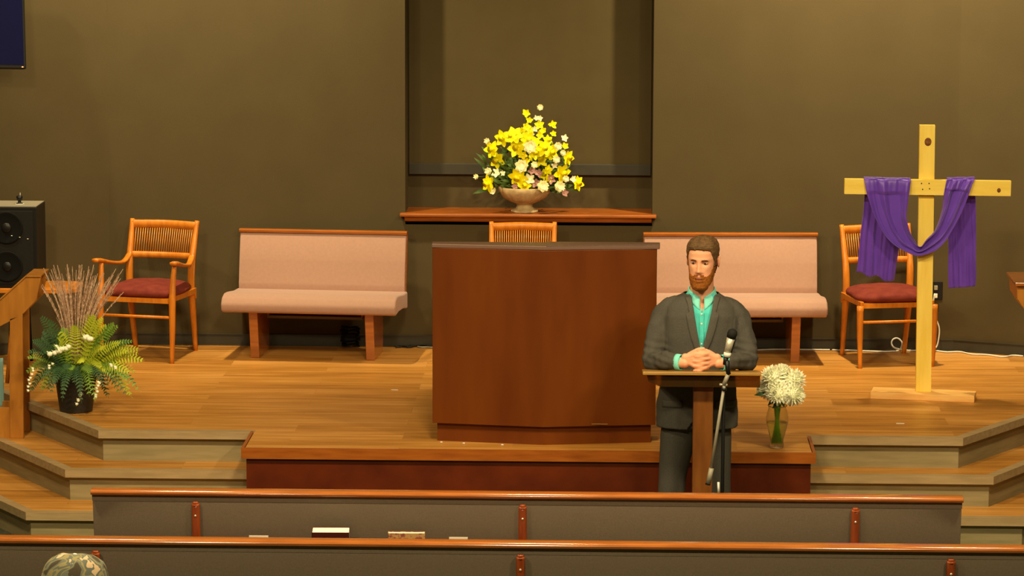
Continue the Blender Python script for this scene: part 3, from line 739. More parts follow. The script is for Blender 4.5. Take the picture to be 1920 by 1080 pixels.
cable([(1752, 552, -.03), (1750, 575, -.03), (1755, 597, -.035), (1761, 615, -.04), (1760, 635, -.04), (1756, 650, -.04), (1749, 655, -.06)], .0045, M['white'], 'plug_cable',
      'white cable hanging from the wall outlet right of the cross')
op = at(1756, 545, y=-.004)
ot = thing('wall_outlet', 'dark wall outlet with plug just right of the cross upright', 'outlet', (op.x, -.001, op.z))
MB().box((0, -.003, 0), (.075, .006, .115), bev=.002).build('plate', M['black'], ot)
for dz in (.02, -.03): MB().box((-.006, -.016, dz), (.022, .022, .028), bev=.003).build('plug', M['white'] if dz < 0 else M['steel'], ot)
for i, (x_, y_, x2) in enumerate(((742, 652, 775), (770, 649, 800))):
    pts = []
    for k in range(14):
        a = k*1.1; pts.append((x_+(x2-x_)*(k/13)+9*math.sin(a*1.3), y_-3.5+2.4*math.cos(a)))
    cable(pts, .005, M['black'], 'black_cable', ['tangled black cable on the floor just right of the left pink pew', 'tangled black cable with grey tail touching the pulpit side'][i], z=.008+.004*i)
cable([(783, 650), (790, 651), (800, 651), (815, 652)], .006, M['steel'], 'grey_cable', 'short grey cable end on the floor left of the pulpit')
cp = at(655, 655, z=0)
cc = []
for k in range(60):
    a = k*.62; cc.append((.055*math.cos(a)*(1+.1*math.sin(k)), .05*math.sin(a), .008+.0022*k+.004*math.sin(k*1.7)))
tag(MB().tube(cc, .007, 6).build('coiled_cable', M['blackm'], smooth=True, loc=(cp.x, cp.y+.08, 0)), 'black coiled cable under the left pink pew', 'cable')
for px, py, lab in ((740, 731, 'tiny white paper scrap on the stage floor left of the pulpit'), (1688, 794, 'small white paper slip on the stage floor in front of the cross')):
    p = at(px, py, z=.002)
    tag(MB().box((0, 0, 0), (.045 if px > 1000 else .04, .012, .002), Matrix.Rotation(-.1, 4, 'Z')).build('paper_slip', M['paper'], loc=p), lab, 'scrap', 'white scraps on the stage floor')

# ---- man's lectern
YLc = -3.97; lx = at(1316, 700, y=YLc).x
zl = at(1316, 697, y=YLc-.14).z
lt = thing('slim_lectern', 'slim wooden lectern with flat top that the suited man leans on', 'lectern', (lx, YLc, FLOOR))
hz = zl-FLOOR; xa = at(1205, 700, y=YLc-.14).x-lx; xb = at(1427, 700, y=YLc-.14).x-lx
TLT = Matrix.Translation((0, -.15, hz)) @ Matrix.Rotation(math.radians(-8), 4, 'X')
MB().box(((xa+xb)/2, .19, -.009), (xb-xa, .38, .018), TLT, bev=.004).build('top', M['lectedge'], lt)
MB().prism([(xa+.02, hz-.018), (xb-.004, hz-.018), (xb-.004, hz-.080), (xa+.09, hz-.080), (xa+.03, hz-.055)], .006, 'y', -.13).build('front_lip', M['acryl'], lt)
pxa = at(1299, 800, y=YLc-.02).x-lx; pxb = at(1336, 800, y=YLc-.02).x-lx
MB().box(((pxa+pxb)/2, -.02, (hz-.04)/2), (pxb-pxa, .10, hz-.04), bev=.004).build('column', M['lectwood'], lt)
MB().box(((pxa+pxb)/2, .0, .02), (.42, .36, .04), bev=.006).build('foot', M['lectwood'], lt)
MB().prism([(pxa-.05, hz-.045), (pxb+.05, hz-.045), (pxb, hz-.10), (pxa, hz-.10)], .07, 'y', -.05).build('bracket', M['lectwood'], lt)

# ---- microphone on a boom stand
YM = -4.32
def mpt(px, py, y=YM): return at(px, py, y=y)
ms = thing('microphone_stand', 'boom microphone stand in front of the slim lectern', 'microphone stand', (mpt(1357, 720).x, YM, FLOOR))
def rel(px, py, dy=0):
    p = mpt(px, py, YM+dy); return (p.x-ms.location.x, dy, p.z-FLOOR)
MB().tube([rel(1365, 702, -.02), rel(1357, 722, -.02)], .0105, 12).build('boom_sleeve', M['steel'], ms, smooth=True)
MB().tube([rel(1358, 722, -.02), rel(1333, 882, -.02)], .0078, 12).build('boom', M['steel'], ms, smooth=True)
MB().tube([rel(1334, 878, -.02), rel(1328, 906, -.02)], [.0125, .0125], 14).build('counterweight', M['steel'], ms, smooth=True)
MB().tube([rel(1327.6, 906, -.02), rel(1327, 909, -.02)], .013, 14).build('weight_cap', M['black'], ms)
c0 = rel(1357, 720, 0)
MB().tube([c0, (c0[0]+.0, 0, .03)], .009, 10).build('pole', M['blackm'], ms, smooth=True)
MB().tube([rel(1349, 721, -.02), rel(1364, 722, -.02)], .006, 8).build('clutch_lever', M['chrome'], ms, smooth=True)
MB().tube([rel(1358, 727, -.02), rel(1356.5, 732, -.02)], .014, 12).build('clutch', M['black'], ms, smooth=True)
for k in range(3):
    a = k*2*PI/3+.5
    MB().tube([(c0[0], 0, .18), (c0[0]+.28*math.cos(a), .28*math.sin(a), .012)], .009, 8).build('leg', M['blackm'], ms, smooth=True)
MB().tube([rel(1347, 904, -.03), rel(1347.5, 925, -.03)], .006, 8).build('connector', M['white'], ms, smooth=True)
MB().tube([rel(1366, 702, -.02), rel(1364, 690, -.02), rel(1363, 676, -.02)], [.012, .011, .012], 10).build('mic_holder', M['black'], ms, smooth=True)
mi = thing('microphone', 'silver and black handheld microphone clipped on the boom stand', 'microphone', mpt(1360, 672, YM-.02))
def rm(px, py): p = mpt(px, py, YM-.02)-mi.location; return (p.x, 0, p.z)
MB().tube([rm(1359, 684), rm(1362, 668)], [.010, .0135], 14).build('tail', M['black'], mi, smooth=True)
MB().tube([rm(1362.8, 669), rm(1364.3, 661)], [.0185, .0185], 16).build('white_band', M['white'], mi, smooth=True)
MB().tube([rm(1364.3, 661), rm(1370.5, 633)], [.0165, .0205], 16).build('barrel', M['chrome'], mi, smooth=True)
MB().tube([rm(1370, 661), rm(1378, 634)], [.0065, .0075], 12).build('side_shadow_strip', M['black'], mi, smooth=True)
MB().tube([rm(1370, 634), rm(1373, 626), rm(1374.5, 620), rm(1375, 617)], [.0215, .0255, .022, .009], 16).build('mic_head', M['grill'], mi, smooth=True)
q_ = rm(1374, 630); MB().ell((q_[0]+.004, -.017, q_[2]), (.005, .003, .006), n=8, m=6).build('red_mark', mat('red_mark', (200, 40, 60), .5), mi, smooth=True)

# ================================================================== PLANTS
def orient(d):
    return Vector(d).normalized().to_track_quat('Z', 'Y').to_matrix().to_4x4()
def petal(mb, M_, L, Wd, cup=.25, base=.0, lift=.0, pt=.9, n=5):
    """petal lying along +x in local frame, curling up along z"""
    vs = []; fs = []
    for i in range(n+1):
        u = i/n; w_ = Wd*math.sin(PI*min(1, (.08+.92*u))**pt) if u < 1 else .0
        w_ = Wd*(math.sin(PI*u**pt)**.8 if 0 < u < 1 else .06)
        x = base+L*u; z = lift+cup*L*u*u
        vs += [(x, -w_, z+.15*w_), (x, 0, z), (x, w_, z+.15*w_)]
    for i in range(n):
        o = i*3; fs += [(o, o+3, o+4, o+1), (o+1, o+4, o+5, o+2)]
    mb.add(vs, fs, M_)
def daffodil(parent, loc, d, s, m1=None, m2=None, rnd=random):
    Mx = Matrix.Translation(loc) @ orient(d) @ Matrix.Rotation(rnd.uniform(0, 2), 4, 'Z') @ Matrix.Scale(s, 4)
    k = MB()
    for i in range(6):
        petal(k, Mx @ Matrix.Rotation(i*PI/3, 4, 'Z') @ Matrix.Rotation(rnd.uniform(-.25, .1), 4, 'Y'), 1.0, .34, .12, .08)
    o = k.build('daffodil', m1 or M['yel'], parent, smooth=True)
    t = MB(); prof = [(.12, 0), (.18, .15), (.22, .35), (.30, .52), (.36, .56)]
    t.lathe(prof, 18, Mx, flute=.08, fl=(.4, .6), nf=6)
    t.build('trumpet', m2 or M['yel2'], o, smooth=True)
    return o
def rose(parent, loc, d, s, m, name='rose'):
    Mx = Matrix.Translation(loc) @ orient(d) @ Matrix.Scale(s, 4); k = MB()
    k.ell((0, 0, .25), (.45, .45, .42), Mx, 14, 8)
    for ring, (n, r, cup, L) in enumerate(((5, .15, 1.5, .45), (6, .3, 1.1, .6), (7, .38, .7, .65))):
        for i in range(n):
            petal(k, Mx @ Matrix.Rotation(i*2*PI/n+ring*.5, 4, 'Z'), L, .34, cup, r*.6, .05+.15*(2-ring), .7, 4)
    return k.build(name, m, parent, smooth=True)
def blossom(parent, loc, d, s, m, name='blossom', n=5):
    Mx = Matrix.Translation(loc) @ orient(d) @ Matrix.Rotation(random.random()*3, 4, 'Z') @ Matrix.Scale(s, 4); k = MB()
    for i in range(n): petal(k, Mx @ Matrix.Rotation(i*2*PI/n, 4, 'Z') @ Matrix.Rotation(random.uniform(-.5, .2), 4, 'Y'), 1, .38, .3, .05, 0, .8, 4)
    k.ell((0, 0, .1), (.18, .18, .15), Mx, 8, 5)
    return k.build(name, m, parent, smooth=True)
def leafmesh(mb, p0, p1, wd, droop=.02, n=6):
    p0 = Vector(p0); p1 = Vector(p1); d = p1-p0; side = d.cross(Vector((0, -1, .3))).normalized()
    up = side.cross(d).normalized(); vs = []; fs = []
    for i in range(n+1):
        u = i/n; c = p0+d*u+up*(droop*math.sin(PI*u)); w_ = wd*math.sin(PI*min(1, u*.95+.03))
        vs += [tuple(c-side*w_+up*w_*.25), tuple(c), tuple(c+side*w_+up*w_*.25)]
    for i in range(n):
        o = i*3; fs += [(o, o+3, o+4, o+1), (o+1, o+4, o+5, o+2)]
    mb.add(vs, fs)

# ---- urn with spring flowers on the sill
YU = .07
up_ = at(983, 399, y=YU-.08)
ur = thing('flower_urn', 'stone pedestal urn full of yellow daffodils and cream roses on the niche sill', 'flower arrangement', (up_.x, YU, zs))
UO = Vector((up_.x, YU, zs))
sc_ = 1.0
k = MB(); k.lathe([(.082, 0), (.086, .004), (.084, .014), (.060, .022), (.050, .036), (.052, .050), (.060, .056), (.095, .070), (.135, .095), (.158, .130), (.166, .158), (.160, .163), (.150, .155), (.10, .11), (.001, .10)], 72, flute=.018, fl=(.06, .15), nf=24)
k.build('urn', M['urn'], ur, smooth=True)
def U(cx, cy, dy=0):
    p = at(860+cx/3.6, 180+cy/3.6, y=YU+dy)-UO; return p
import random as _r
rr = _r.Random(3)
daf = [(228, 360, 17), (262, 430, 18), (205, 590, 18), (300, 285, 17), (375, 265, 17), (395, 350, 19), (470, 290, 15), (402, 545, 19), (545, 415, 20), (572, 352, 17), (622, 380, 16), (695, 520, 19), (735, 415, 15),
       (800, 588, 15), (575, 530, 11), (445, 605, 13), (510, 385, 14), (352, 275, 13), (600, 300, 11), (440, 300, 12)]
for cx, cy, r in daf:
    dy = -.10+.09*rr.random()-.05*(1-abs(cx-470)/400); P = U(cx, cy, dy)
    d = (P.x*1.5+rr.uniform(-.08, .08), -.42+rr.uniform(-.1, .1), .02+P.z*.35+rr.uniform(-.1, .1)-.12)
    daffodil(ur, P, d, r/3.6/300*3.5, M['yel'], M['yel2'] if cx > 750 or rr.random() < .4 else M['yel'], rr)
for cx, cy, r in [(425, 475, 19), (480, 345, 19), (565, 610, 17), (675, 612, 16), (205, 508, 11), (195, 305, 9), (122, 545, 8), (510, 465, 10), (665, 340, 12), (700, 385, 9), (548, 78, 9), (655, 430, 11), (718, 560, 10)]:
    P = U(cx, cy, -.13 if cy > 300 else -.05); rose(ur, P, (P.x, -.5, .1), r/3.6/300*2.9, M['cream'])
for cx, cy, r, m in [(455, 118, 12, 'yel'), (478, 165, 10, 'yel'), (458, 208, 12, 'yel'), (632, 195, 12, 'yel'), (640, 255, 9, 'yel'), (570, 235, 11, 'yel'), (550, 265, 11, 'yel'), (525, 310, 12, 'yel'),
                     (480, 240, 13, 'yel'), (425, 240, 13, 'yel'), (600, 500, 14, 'yel'), (715, 285, 10, 'cream'), (525, 150, 8, 'cream'), (548, 150, 8, 'cream'), (515, 225, 9, 'cream'), (545, 195, 13, 'yel'),
                     (488, 258, 10, 'cream'), (475, 565, 16, 'cream'), (255, 520, 13, 'cream'), (495, 505, 11, 'pinkp'), (240, 645, 11, 'cream'), (715, 340, 11, 'yel'), (520, 590, 14, 'pinkp'), (620, 560, 14, 'pinkp'),
                     (710, 655, 12, 'pinkp'), (540, 520, 12, 'pinkp'), (300, 520, 8, 'cream'), (770, 560, 10, 'cream'), (435, 400, 12, 'yel2'), (455, 440, 10, 'yel2'), (605, 560, 10, 'yel2'), (645, 470, 9, 'cream'), (380, 610, 9, 'pinkp')]:
    P = U(cx, cy, -.10 if cy > 300 else -.04); blossom(ur, P, (P.x*1.2+rr.uniform(-.2, .2), -.5, .15), r/3.6/300*2.7, M[m])
# stems and leaves
fol = MB()
for i in range(420):
    a = rr.uniform(0, 2*PI); el = rr.uniform(.0, 1.0)
    cx = 470+rr.gauss(0, 130); cy = 480+rr.gauss(0, 90); cx = min(max(cx, 150), 780); cy = min(max(cy, 250+abs(cx-480)*.5), 640)
    P = U(cx, cy, rr.uniform(-.06, .08)); b = Vector((P.x*.45, P.y*.4, .12+P.z*.15))
    tp = P+Vector((rr.uniform(-.05, .05), rr.uniform(-.06, .02), rr.uniform(-.04, .05)))
    leafmesh(fol, P-(P-b).normalized()*.05, tp, rr.uniform(.006, .014))
fo = fol.build('foliage', M['leaf'], ur, smooth=True); fo['kind'] = 'stuff'
sm = MB()
for cx, cy in [(455, 118), (478, 165), (458, 208), (632, 195), (640, 255), (548, 78), (525, 150), (715, 285), (195, 305), (228, 360), (800, 588), (122, 545), (735, 415), (300, 285), (395, 350), (205, 590), (545, 195), (570, 235)]:
    P = U(cx, cy, -.04); b = Vector((0, 0, .15)); mid = (P+b)/2+Vector((-.02 if P.x > 0 else .02, 0, .04))
    Q, _ = smooth([b, mid, P], [1, 1, 1], 5); sm.tube(Q, .0022, 5)
sm.build('stems', M['leaf'], ur, smooth=True)

# ---- potted fern with dry grasses at the left
pp = at(138, 776, z=0); fy = pp.y+.09
fp = thing('potted_fern', 'black pot of bright fern, dry bearded grasses and white blossoms at the stage edge', 'potted plant', (pp.x, fy, 0))
FO = Vector((pp.x, fy, 0))
k = MB(); k.lathe([(.088, 0), (.092, .003), (.118, .205), (.126, .210), (.126, .232), (.118, .232), (.114, .20), (.001, .20)], 36)
k.build('pot', M['pot'], fp, smooth=False, angle=40)
def F(px, py, dy=0): return at(px, py, y=fy+dy)-FO
def frond(mb, b, tip, arch, wd, n=17):
    b = Vector(b); tip = Vector(tip); mid = (b+tip)/2+Vector((0, 0, arch))
    pts = [b*(1-t)**2+mid*2*t*(1-t)+tip*t*t for t in [i/n for i in range(n+1)]]
    mb.tube(pts, [.0022*(1-.7*i/n) for i in range(n+1)], 4)
    for i in range(2, n):
        t = i/n; d = (pts[i+1]-pts[i-1]).normalized(); side = d.cross(Vector((0, -.8, .6))).normalized()
        L = .92*wd*math.sin(PI*(t*.9+.08))**.7; 
        for s in (-1, 1):
            e = pts[i]+(side*s+d*.45).normalized()*L+Vector((0, 0, -.15*L)); w_ = d*.0048
            m_ = pts[i]*.45+e*.55+Vector((0, 0, .05*L))
            mb.add([tuple(pts[i]-w_*.7), tuple(pts[i]+w_*.7), tuple(m_+w_), tuple(m_-w_), tuple(e)], [(0, 1, 2, 3), (3, 2, 4)])
fr_ = _r.Random(11)
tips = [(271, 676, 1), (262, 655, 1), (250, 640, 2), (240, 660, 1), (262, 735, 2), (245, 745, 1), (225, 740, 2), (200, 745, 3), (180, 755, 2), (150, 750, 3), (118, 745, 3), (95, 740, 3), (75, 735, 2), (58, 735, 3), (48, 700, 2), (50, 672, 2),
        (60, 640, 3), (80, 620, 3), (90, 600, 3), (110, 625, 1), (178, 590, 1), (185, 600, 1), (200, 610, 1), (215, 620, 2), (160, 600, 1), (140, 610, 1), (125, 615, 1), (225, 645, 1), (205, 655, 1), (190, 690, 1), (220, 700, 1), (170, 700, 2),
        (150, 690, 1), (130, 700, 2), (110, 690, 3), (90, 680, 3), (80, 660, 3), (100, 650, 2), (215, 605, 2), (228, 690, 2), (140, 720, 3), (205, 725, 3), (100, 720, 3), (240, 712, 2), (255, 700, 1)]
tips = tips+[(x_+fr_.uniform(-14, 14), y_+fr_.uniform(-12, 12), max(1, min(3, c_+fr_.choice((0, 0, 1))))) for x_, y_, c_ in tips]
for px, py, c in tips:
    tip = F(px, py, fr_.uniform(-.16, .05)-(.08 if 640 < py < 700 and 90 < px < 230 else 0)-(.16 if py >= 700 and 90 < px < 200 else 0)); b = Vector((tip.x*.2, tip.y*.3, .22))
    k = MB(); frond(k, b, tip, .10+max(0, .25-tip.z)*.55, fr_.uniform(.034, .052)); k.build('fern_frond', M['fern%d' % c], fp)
gr_ = _r.Random(5)
for i in range(62):
    px = 78+i*2.5+gr_.uniform(-6, 6); u = (px-78)/155
    py = 498+18*abs(u-.4)+gr_.uniform(-6, 40)
    tip = F(px, py, gr_.uniform(-.08, .10)); b = Vector((tip.x*.15, tip.y*.2, .25)); 
    k = MB(); mid = (b+tip)/2+Vector((-tip.x*.12, 0, .03)); Q, _ = smooth([b, mid, tip], [1, 1, 1], 8)
    k.tube(Q, [.0017]*len(Q), 4)
    # bearded head: short awns angled up along the upper half
    n0 = int(len(Q)*.45)
    for j in range(n0, len(Q)-3):
        d = (Q[j+1]-Q[j]).normalized(); p = Q[j]
        k.ell(tuple(p), (.0036, .0036, .0075), None, 5, 4)
        for s in range(2):
            e = p+d*.060+Vector((gr_.uniform(-.012, .012), gr_.uniform(-.01, .01), 0)); k.tube([p, e], [.0010, .0005], 3)
    k.build('grass_stalk', M['wheat'], fp)
def spray(pts, r, n):
    for j in range(n):
        t = j/(n-1); x = pts[0][0]*(1-t)+pts[1][0]*t; y = pts[0][1]*(1-t)+pts[1][1]*t
        P = F(x+gr_.uniform(-2.5, 2.5), y+gr_.uniform(-2, 2), -.2)
        k = MB(); k.ell(tuple(P), (r, r, r*.9), None, 8, 6)
        for q in range(3): petal(k, Matrix.Translation(P) @ Matrix.Rotation(q*2.1, 4, 'Y') @ Matrix.Scale(r*1.6, 4), 1, .4, .3)
        k.build('white_blossom', M['wpet'], fp, smooth=True)
spray(((92, 665), (128, 650)), .015, 9); spray(((52, 732), (62, 690)), .008, 8); spray(((143, 758), (150, 738)), .009, 5); spray(((177, 745), (186, 715)), .009, 7)
spray(((160, 632), (172, 634)), .016, 4); spray(((206, 683), (218, 690)), .009, 4); spray(((90, 690), (98, 684)), .008, 3); spray(((108, 650), (112, 660)), .011, 4)

# ---- glass vase of white chrysanthemums on the stage edge
vp = at(1457, 841, z=.004); vy = vp.y+.035
vs_ = thing('flower_vase', 'glass vase of white chrysanthemums on the stage edge beside the suited man', 'vase of flowers', (vp.x, vy, .005))
VO = Vector(vs_.location)
def V(px, py, dy=0): return at(px, py, y=vy+dy)-VO
zh = V(1459, 760).z
prof = [(.034, 0), (.038, .004), (.036, .02), (.034, .035), (.045, .08), (.058, .13), (.060, .155), (.054, .19), (.046, .215), (.048, zh-.006), (.053, zh)]
inner = [(r-.003, max(z, .012)) for r, z in prof[3:]][::-1]
MB().lathe(prof+inner+[(.028, .02), (.001, .018)], 40).build('vase', M['glass'], vs_, smooth=True)
vr = _r.Random(9)
for i in range(14):
    a = i*.7; r0 = .012+.010*(i%2); k = MB()
    k.tube([(r0*math.cos(a), r0*math.sin(a), .025), (.006*math.cos(a+1), .006*math.sin(a+1), .14), (.02*math.cos(a), .02*math.sin(a), zh+.02), (.05*math.cos(a), .05*math.sin(a), zh+.06)], .0042, 6)
    k.build('stem', M['stem'], vs_, smooth=True)
def mum(c, R, d, n=150):
    Mx = Matrix.Translation(c) @ orient(d); k = MB(); k.ell((0, 0, .3*R), (.58*R, .58*R, .52*R), Mx, 14, 9)
    for i in range(n):
        t = (i+.5)/n; ph = i*2.39996; el = -.45+t*1.85   # elevation
        L = R*(1.0-.25*t)*vr.uniform(.88, 1.08)
        Mp = Mx @ Matrix.Translation((0, 0, .15*R)) @ Matrix.Rotation(ph, 4, 'Z') @ Matrix.Rotation(-el, 4, 'Y') @ Matrix.Rotation(vr.uniform(-.4, .4), 4, 'X')
        petal(k, Mp, L, R*.095, -.12 if el < .3 else .18, .1*R, 0, 1.4, 5)
    return k.build('chrysanthemum', M['wpet'], vs_, smooth=True)
for px, py, R, dy, d in ((1450, 712, .075, -.02, (-.3, -.5, .8)), (1486, 716, .072, 0, (.4, -.4, .7)), (1458, 735, .072, -.06, (-.35, -1, .1)), (1486, 738, .068, -.05, (.5, -1, .05)), (1466, 704, .062, .03, (0, 0, 1)), (1440, 730, .06, .0, (-.9, -.5, .1))):
    mum(V(px, py, dy), R, d)
lf = MB()
for a, b_ in (((1440, 738), (1414, 741)), ((1455, 745), (1440, 760)), ((1465, 745), (1470, 764)), ((1450, 745), (1456, 765)), ((1475, 748), (1482, 762)), ((1462, 752), (1448, 766))):
    leafmesh(lf, V(*a, -.03), V(*b_, -.045), .011)
lf.build('leaves', M['fern3'], vs_, smooth=True)
k = MB(); k.lathe([(.001, .021), (.0295, .021), (.041, .08), (.053, .13), (.054, .135), (.001, .135)], 32).build('water', M['water'], vs_, smooth=True)

# ================================================================== PEOPLE
HEADT = [  # z, half width, front, back
 (-.120, .016, .072, -.040), (-.112, .032, .084, -.020), (-.100, .045, .089, .008), (-.085, .054, .091, .035), (-.06, .061, .091, .062), (-.03, .066, .091, .082),
 (0, .071, .092, .094), (.03, .075, .094, .101), (.06, .0755, .093, .101), (.082, .071, .086, .094), (.10, .060, .070, .080), (.112, .044, .050, .060), (.119, .024, .028, .034), (.121, .004, .006, .008)]
def gauss(x, m, s): return math.exp(-((x-m)/s)**2)
def head_point(z, ph, off=0.0, feat=True):
    w_, f, b = lerp_table(HEADT, z); yc = (b-f)/2; ry = (f+b)/2
    c, s = math.cos(ph), math.sin(ph); e = 2/2.25
    x = (w_+off)*math.copysign(abs(s)**e, s); y = yc-(ry+off)*math.copysign(abs(c)**e, c)
    if feat and c > 0:
        g = 0
        A = lerp_table([(-.05, 0.), (-.044, .004), (-.038, .018), (-.03, .024), (-.018, .018), (0, .012), (.018, .006), (.03, .002), (.04, 0.)], z)[0]
        sg = lerp_table([(-.05, .017), (-.035, .0155), (-.02, .011), (.02, .009)], z)[0]
        g += A*gauss(x, 0, sg)
        for sx in (-1, 1):
            g -= .0115*gauss(x, sx*.031, .017)*gauss(z, .010, .011)
            g += .0045*gauss(x, sx*.030, .022)*gauss(z, .029, .008)
            g += .004*gauss(x, sx*.042, .018)*gauss(z, -.018, .018)
        g += .004*gauss(x, 0, .022)*gauss(z, -.060, .005)+.005*gauss(x, 0, .020)*gauss(z, -.071, .006)-.004*gauss(x, 0, .024)*gauss(z, -.0655, .003)
        g += .006*gauss(x, 0, .022)*gauss(z, -.102, .012)
        y -= g*max(0, c)**.3
    return Vector((x, y, z))
def head_add(mb, Mx, nz_=110, nph=120):
    zs_ = [-.120+.241*i/nz_ for i in range(nz_+1)]
    vs = []; fs = []
    for z in zs_:
        for j in range(nph): vs.append(tuple(head_point(z, 2*PI*j/nph)))
    for i in range(nz_):
        for j in range(nph): fs.append((i*nph+j, i*nph+(j+1) % nph, (i+1)*nph+(j+1) % nph, (i+1)*nph+j))
    fs.append(tuple(range(nph))[::-1]); fs.append(tuple(range(nz_*nph, (nz_+1)*nph))); mb.add(vs, fs, Mx)
    for s in (-1, 1):
        E = Mx @ Matrix.Translation((s*.080, .010, .000)) @ Matrix.Rotation(s*.35, 4, 'Z') @ Matrix.Rotation(.15, 4, 'X')
        mb.ell((0, 0, 0), (.007, .016, .031), E, 14, 10); mb.tube([(s*.006, .014*math.cos(a), .004+.027*math.sin(a)) for a in [(-.9+i*.32) for i in range(10)]], .0042, 6, E)
def cap_surface(mb, Mx, cond, off, nz_=90, nph=120, zlo=-.15):
    zs_ = [zlo+(.121-zlo)*i/nz_ for i in range(nz_+1)]; pts = {}; vs = []; fs = []
    def P(i, j):
        j %= nph; k_ = (i, j)
        if k_ not in pts:
            z = zs_[i]; ph = 2*PI*j/nph; o_ = off(z, ph); base = head_point(max(z, -.118), ph, 0, True); cc_ = Vector((0, .0, .02)); dv = base-cc_; base = base+dv.normalized()*o_
            n = noise.noise(Vector((base.x*90, base.y*60, base.z*60)))*.0018; base.x += n; base.y += n
            pts[k_] = len(vs); vs.append(tuple(base))
        return pts[k_]
    for i in range(nz_):
        for j in range(nph):
            ph = 2*PI*(j+.5)/nph
            if ph > PI: ph -= 2*PI
            if cond((zs_[i]+zs_[i+1])/2, abs(ph)): fs.append((P(i, j), P(i, j+1), P(i+1, j+1), P(i+1, j)))
    for j in range(nph): pass
    if cond(.121, 0): fs.append(tuple(P(nz_, j) for j in range(nph)))
    mb.add(vs, fs, Mx)
def torso_loft(mb, rows, n=36, exp=2.5, M_=None):
    vs = []; fs = []; k_ = len(rows)
    for (z, hw, hd, cx, cy) in rows:
        for j in range(n):
            a = 2*PI*j/n; c, s = math.cos(a), math.sin(a)
            vs.append((cx+hw*math.copysign(abs(c)**(2/exp), c), cy+hd*math.copysign(abs(s)**(2/exp), s), z))
    for i in range(k_-1):
        for j in range(n): fs.append((i*n+j, i*n+(j+1) % n, (i+1)*n+(j+1) % n, (i+1)*n+j))
    fs.append(tuple(range(n))[::-1]); fs.append(tuple(range((k_-1)*n, k_*n))); mb.add(vs, fs, M_)

# ---- the suited man
YMn = -3.66
mx = at(1313, 600, y=YMn).x
man = thing('person', 'bearded man in charcoal suit and turquoise shirt, hands clasped on slim lectern', 'person', (mx, YMn, FLOOR))
hc = at(1318, 492, y=YMn-.05)     # between the eyes
HM = Matrix.Translation((hc.x-mx, -.035, hc.z-FLOOR+.003)) @ Matrix.Rotation(math.radians(-14), 4, 'Z') @ Matrix.Rotation(math.radians(6), 4, 'X') @ Matrix.Rotation(math.radians(1), 4, 'Y')
Zh = hc.z-FLOOR
sh = Zh-.196                       # shoulder height
TOPL = hz                          # lectern top height in local z
body = MB(); head_add(body, HM)
ncx = hc.x-mx
body.limb([(ncx, .0, Zh-.06), (ncx*.8, .01, Zh-.13), (ncx*.4, .02, Zh-.20)], [.058, .060, .068], 20)
torso_loft(body, [(.80, .15, .10, 0, .0), (.95, .145, .10, 0, 0), (1.08, .15, .105, 0, 0), (1.2, .165, .105, 0, 0), (sh-.06, .15, .085, 0, .01), (sh-.02, .11, .066, 0, .015), (sh+.02, .06, .055, 0, .015)])
ez = TOPL+.020
def armpts(s): return [(s*.155, .01, sh-.045), (s*.205, .0, sh-.12), (s*.246, -.075, ez-.022), (s*.19, -.19, ez-.008), (s*.125, -.275, ez-.002), (s*.085, -.305, ez)]
for s in (-1, 1):
    body.limb([(s*.13, .01, sh-.075)]+armpts(s)[1:], [.040, .042, .040, .034, .027, .026], 16)
    sx = -.02+s*.115
    body.limb([(-.012+s*.075, 0, .80), (-.016+s*.090, -.003, .66), (sx, -.008, .45), (sx+s*.008, .002, .24), (sx+s*.014, .010, .08)], [.078, .074, .052, .044, .036], 16)
    body.limb([(sx+s*.018, .02, .045), (sx+s*.026, -.12, .040)], [.030, .024], 12)
# hands
hzc = TOPL+.038
cxh = at(1315, 676, y=YMn-.33).x-mx
for s in (-1, 1):
    X = lambda v: cxh+s*v
    # palm: flattened block tapering to the wrist
    for q in range(4):
        zk_ = hzc+.030-.0205*q
        body.limb([(X(.080), -.302, hzc+.010-.008*q), (X(.055), -.316, (zk_+hzc)/2), (X(.030), -.330, zk_)], [.021, .017, .0115], 12, 4)
    body.ell((X(.058), -.312, hzc), (.028, .018, .034))
    # fingers cross in front of the other hand's knuckles, interleaved
    for q in range(4):
        zc_ = hzc+.034-.0245*q+(.0 if s < 0 else -.0122)
        zk_ = hzc+.030-.0205*q; ln = (.0, .006, .003, -.008)[q]
        body.limb([(X(.032), -.330, zk_), (X(.012), -.343, (zk_+zc_)/2+.001), (X(-.012), -.345, zc_), (X(-.032-ln), -.334, zc_-.001), (X(-.043-ln), -.322, zc_-.003)],
                  [.0108, .0092, .0092, .0084, .0074], 10, 4)
    # thumb: leaves the side of the palm near its base, rests on top
    body.limb([(X(.058), -.305, hzc+.024), (X(.036), -.318, hzc+.042), (X(.012), -.328, hzc+.052+(.004 if s < 0 else -.002)), (X(-.010), -.332, hzc+.054+(.006 if s < 0 else -.008))],
              [.015, .0115, .010, .0082], 10, 4)
bo = fuse(body, 'body', M['skin'], man, .0032, 2, .4)
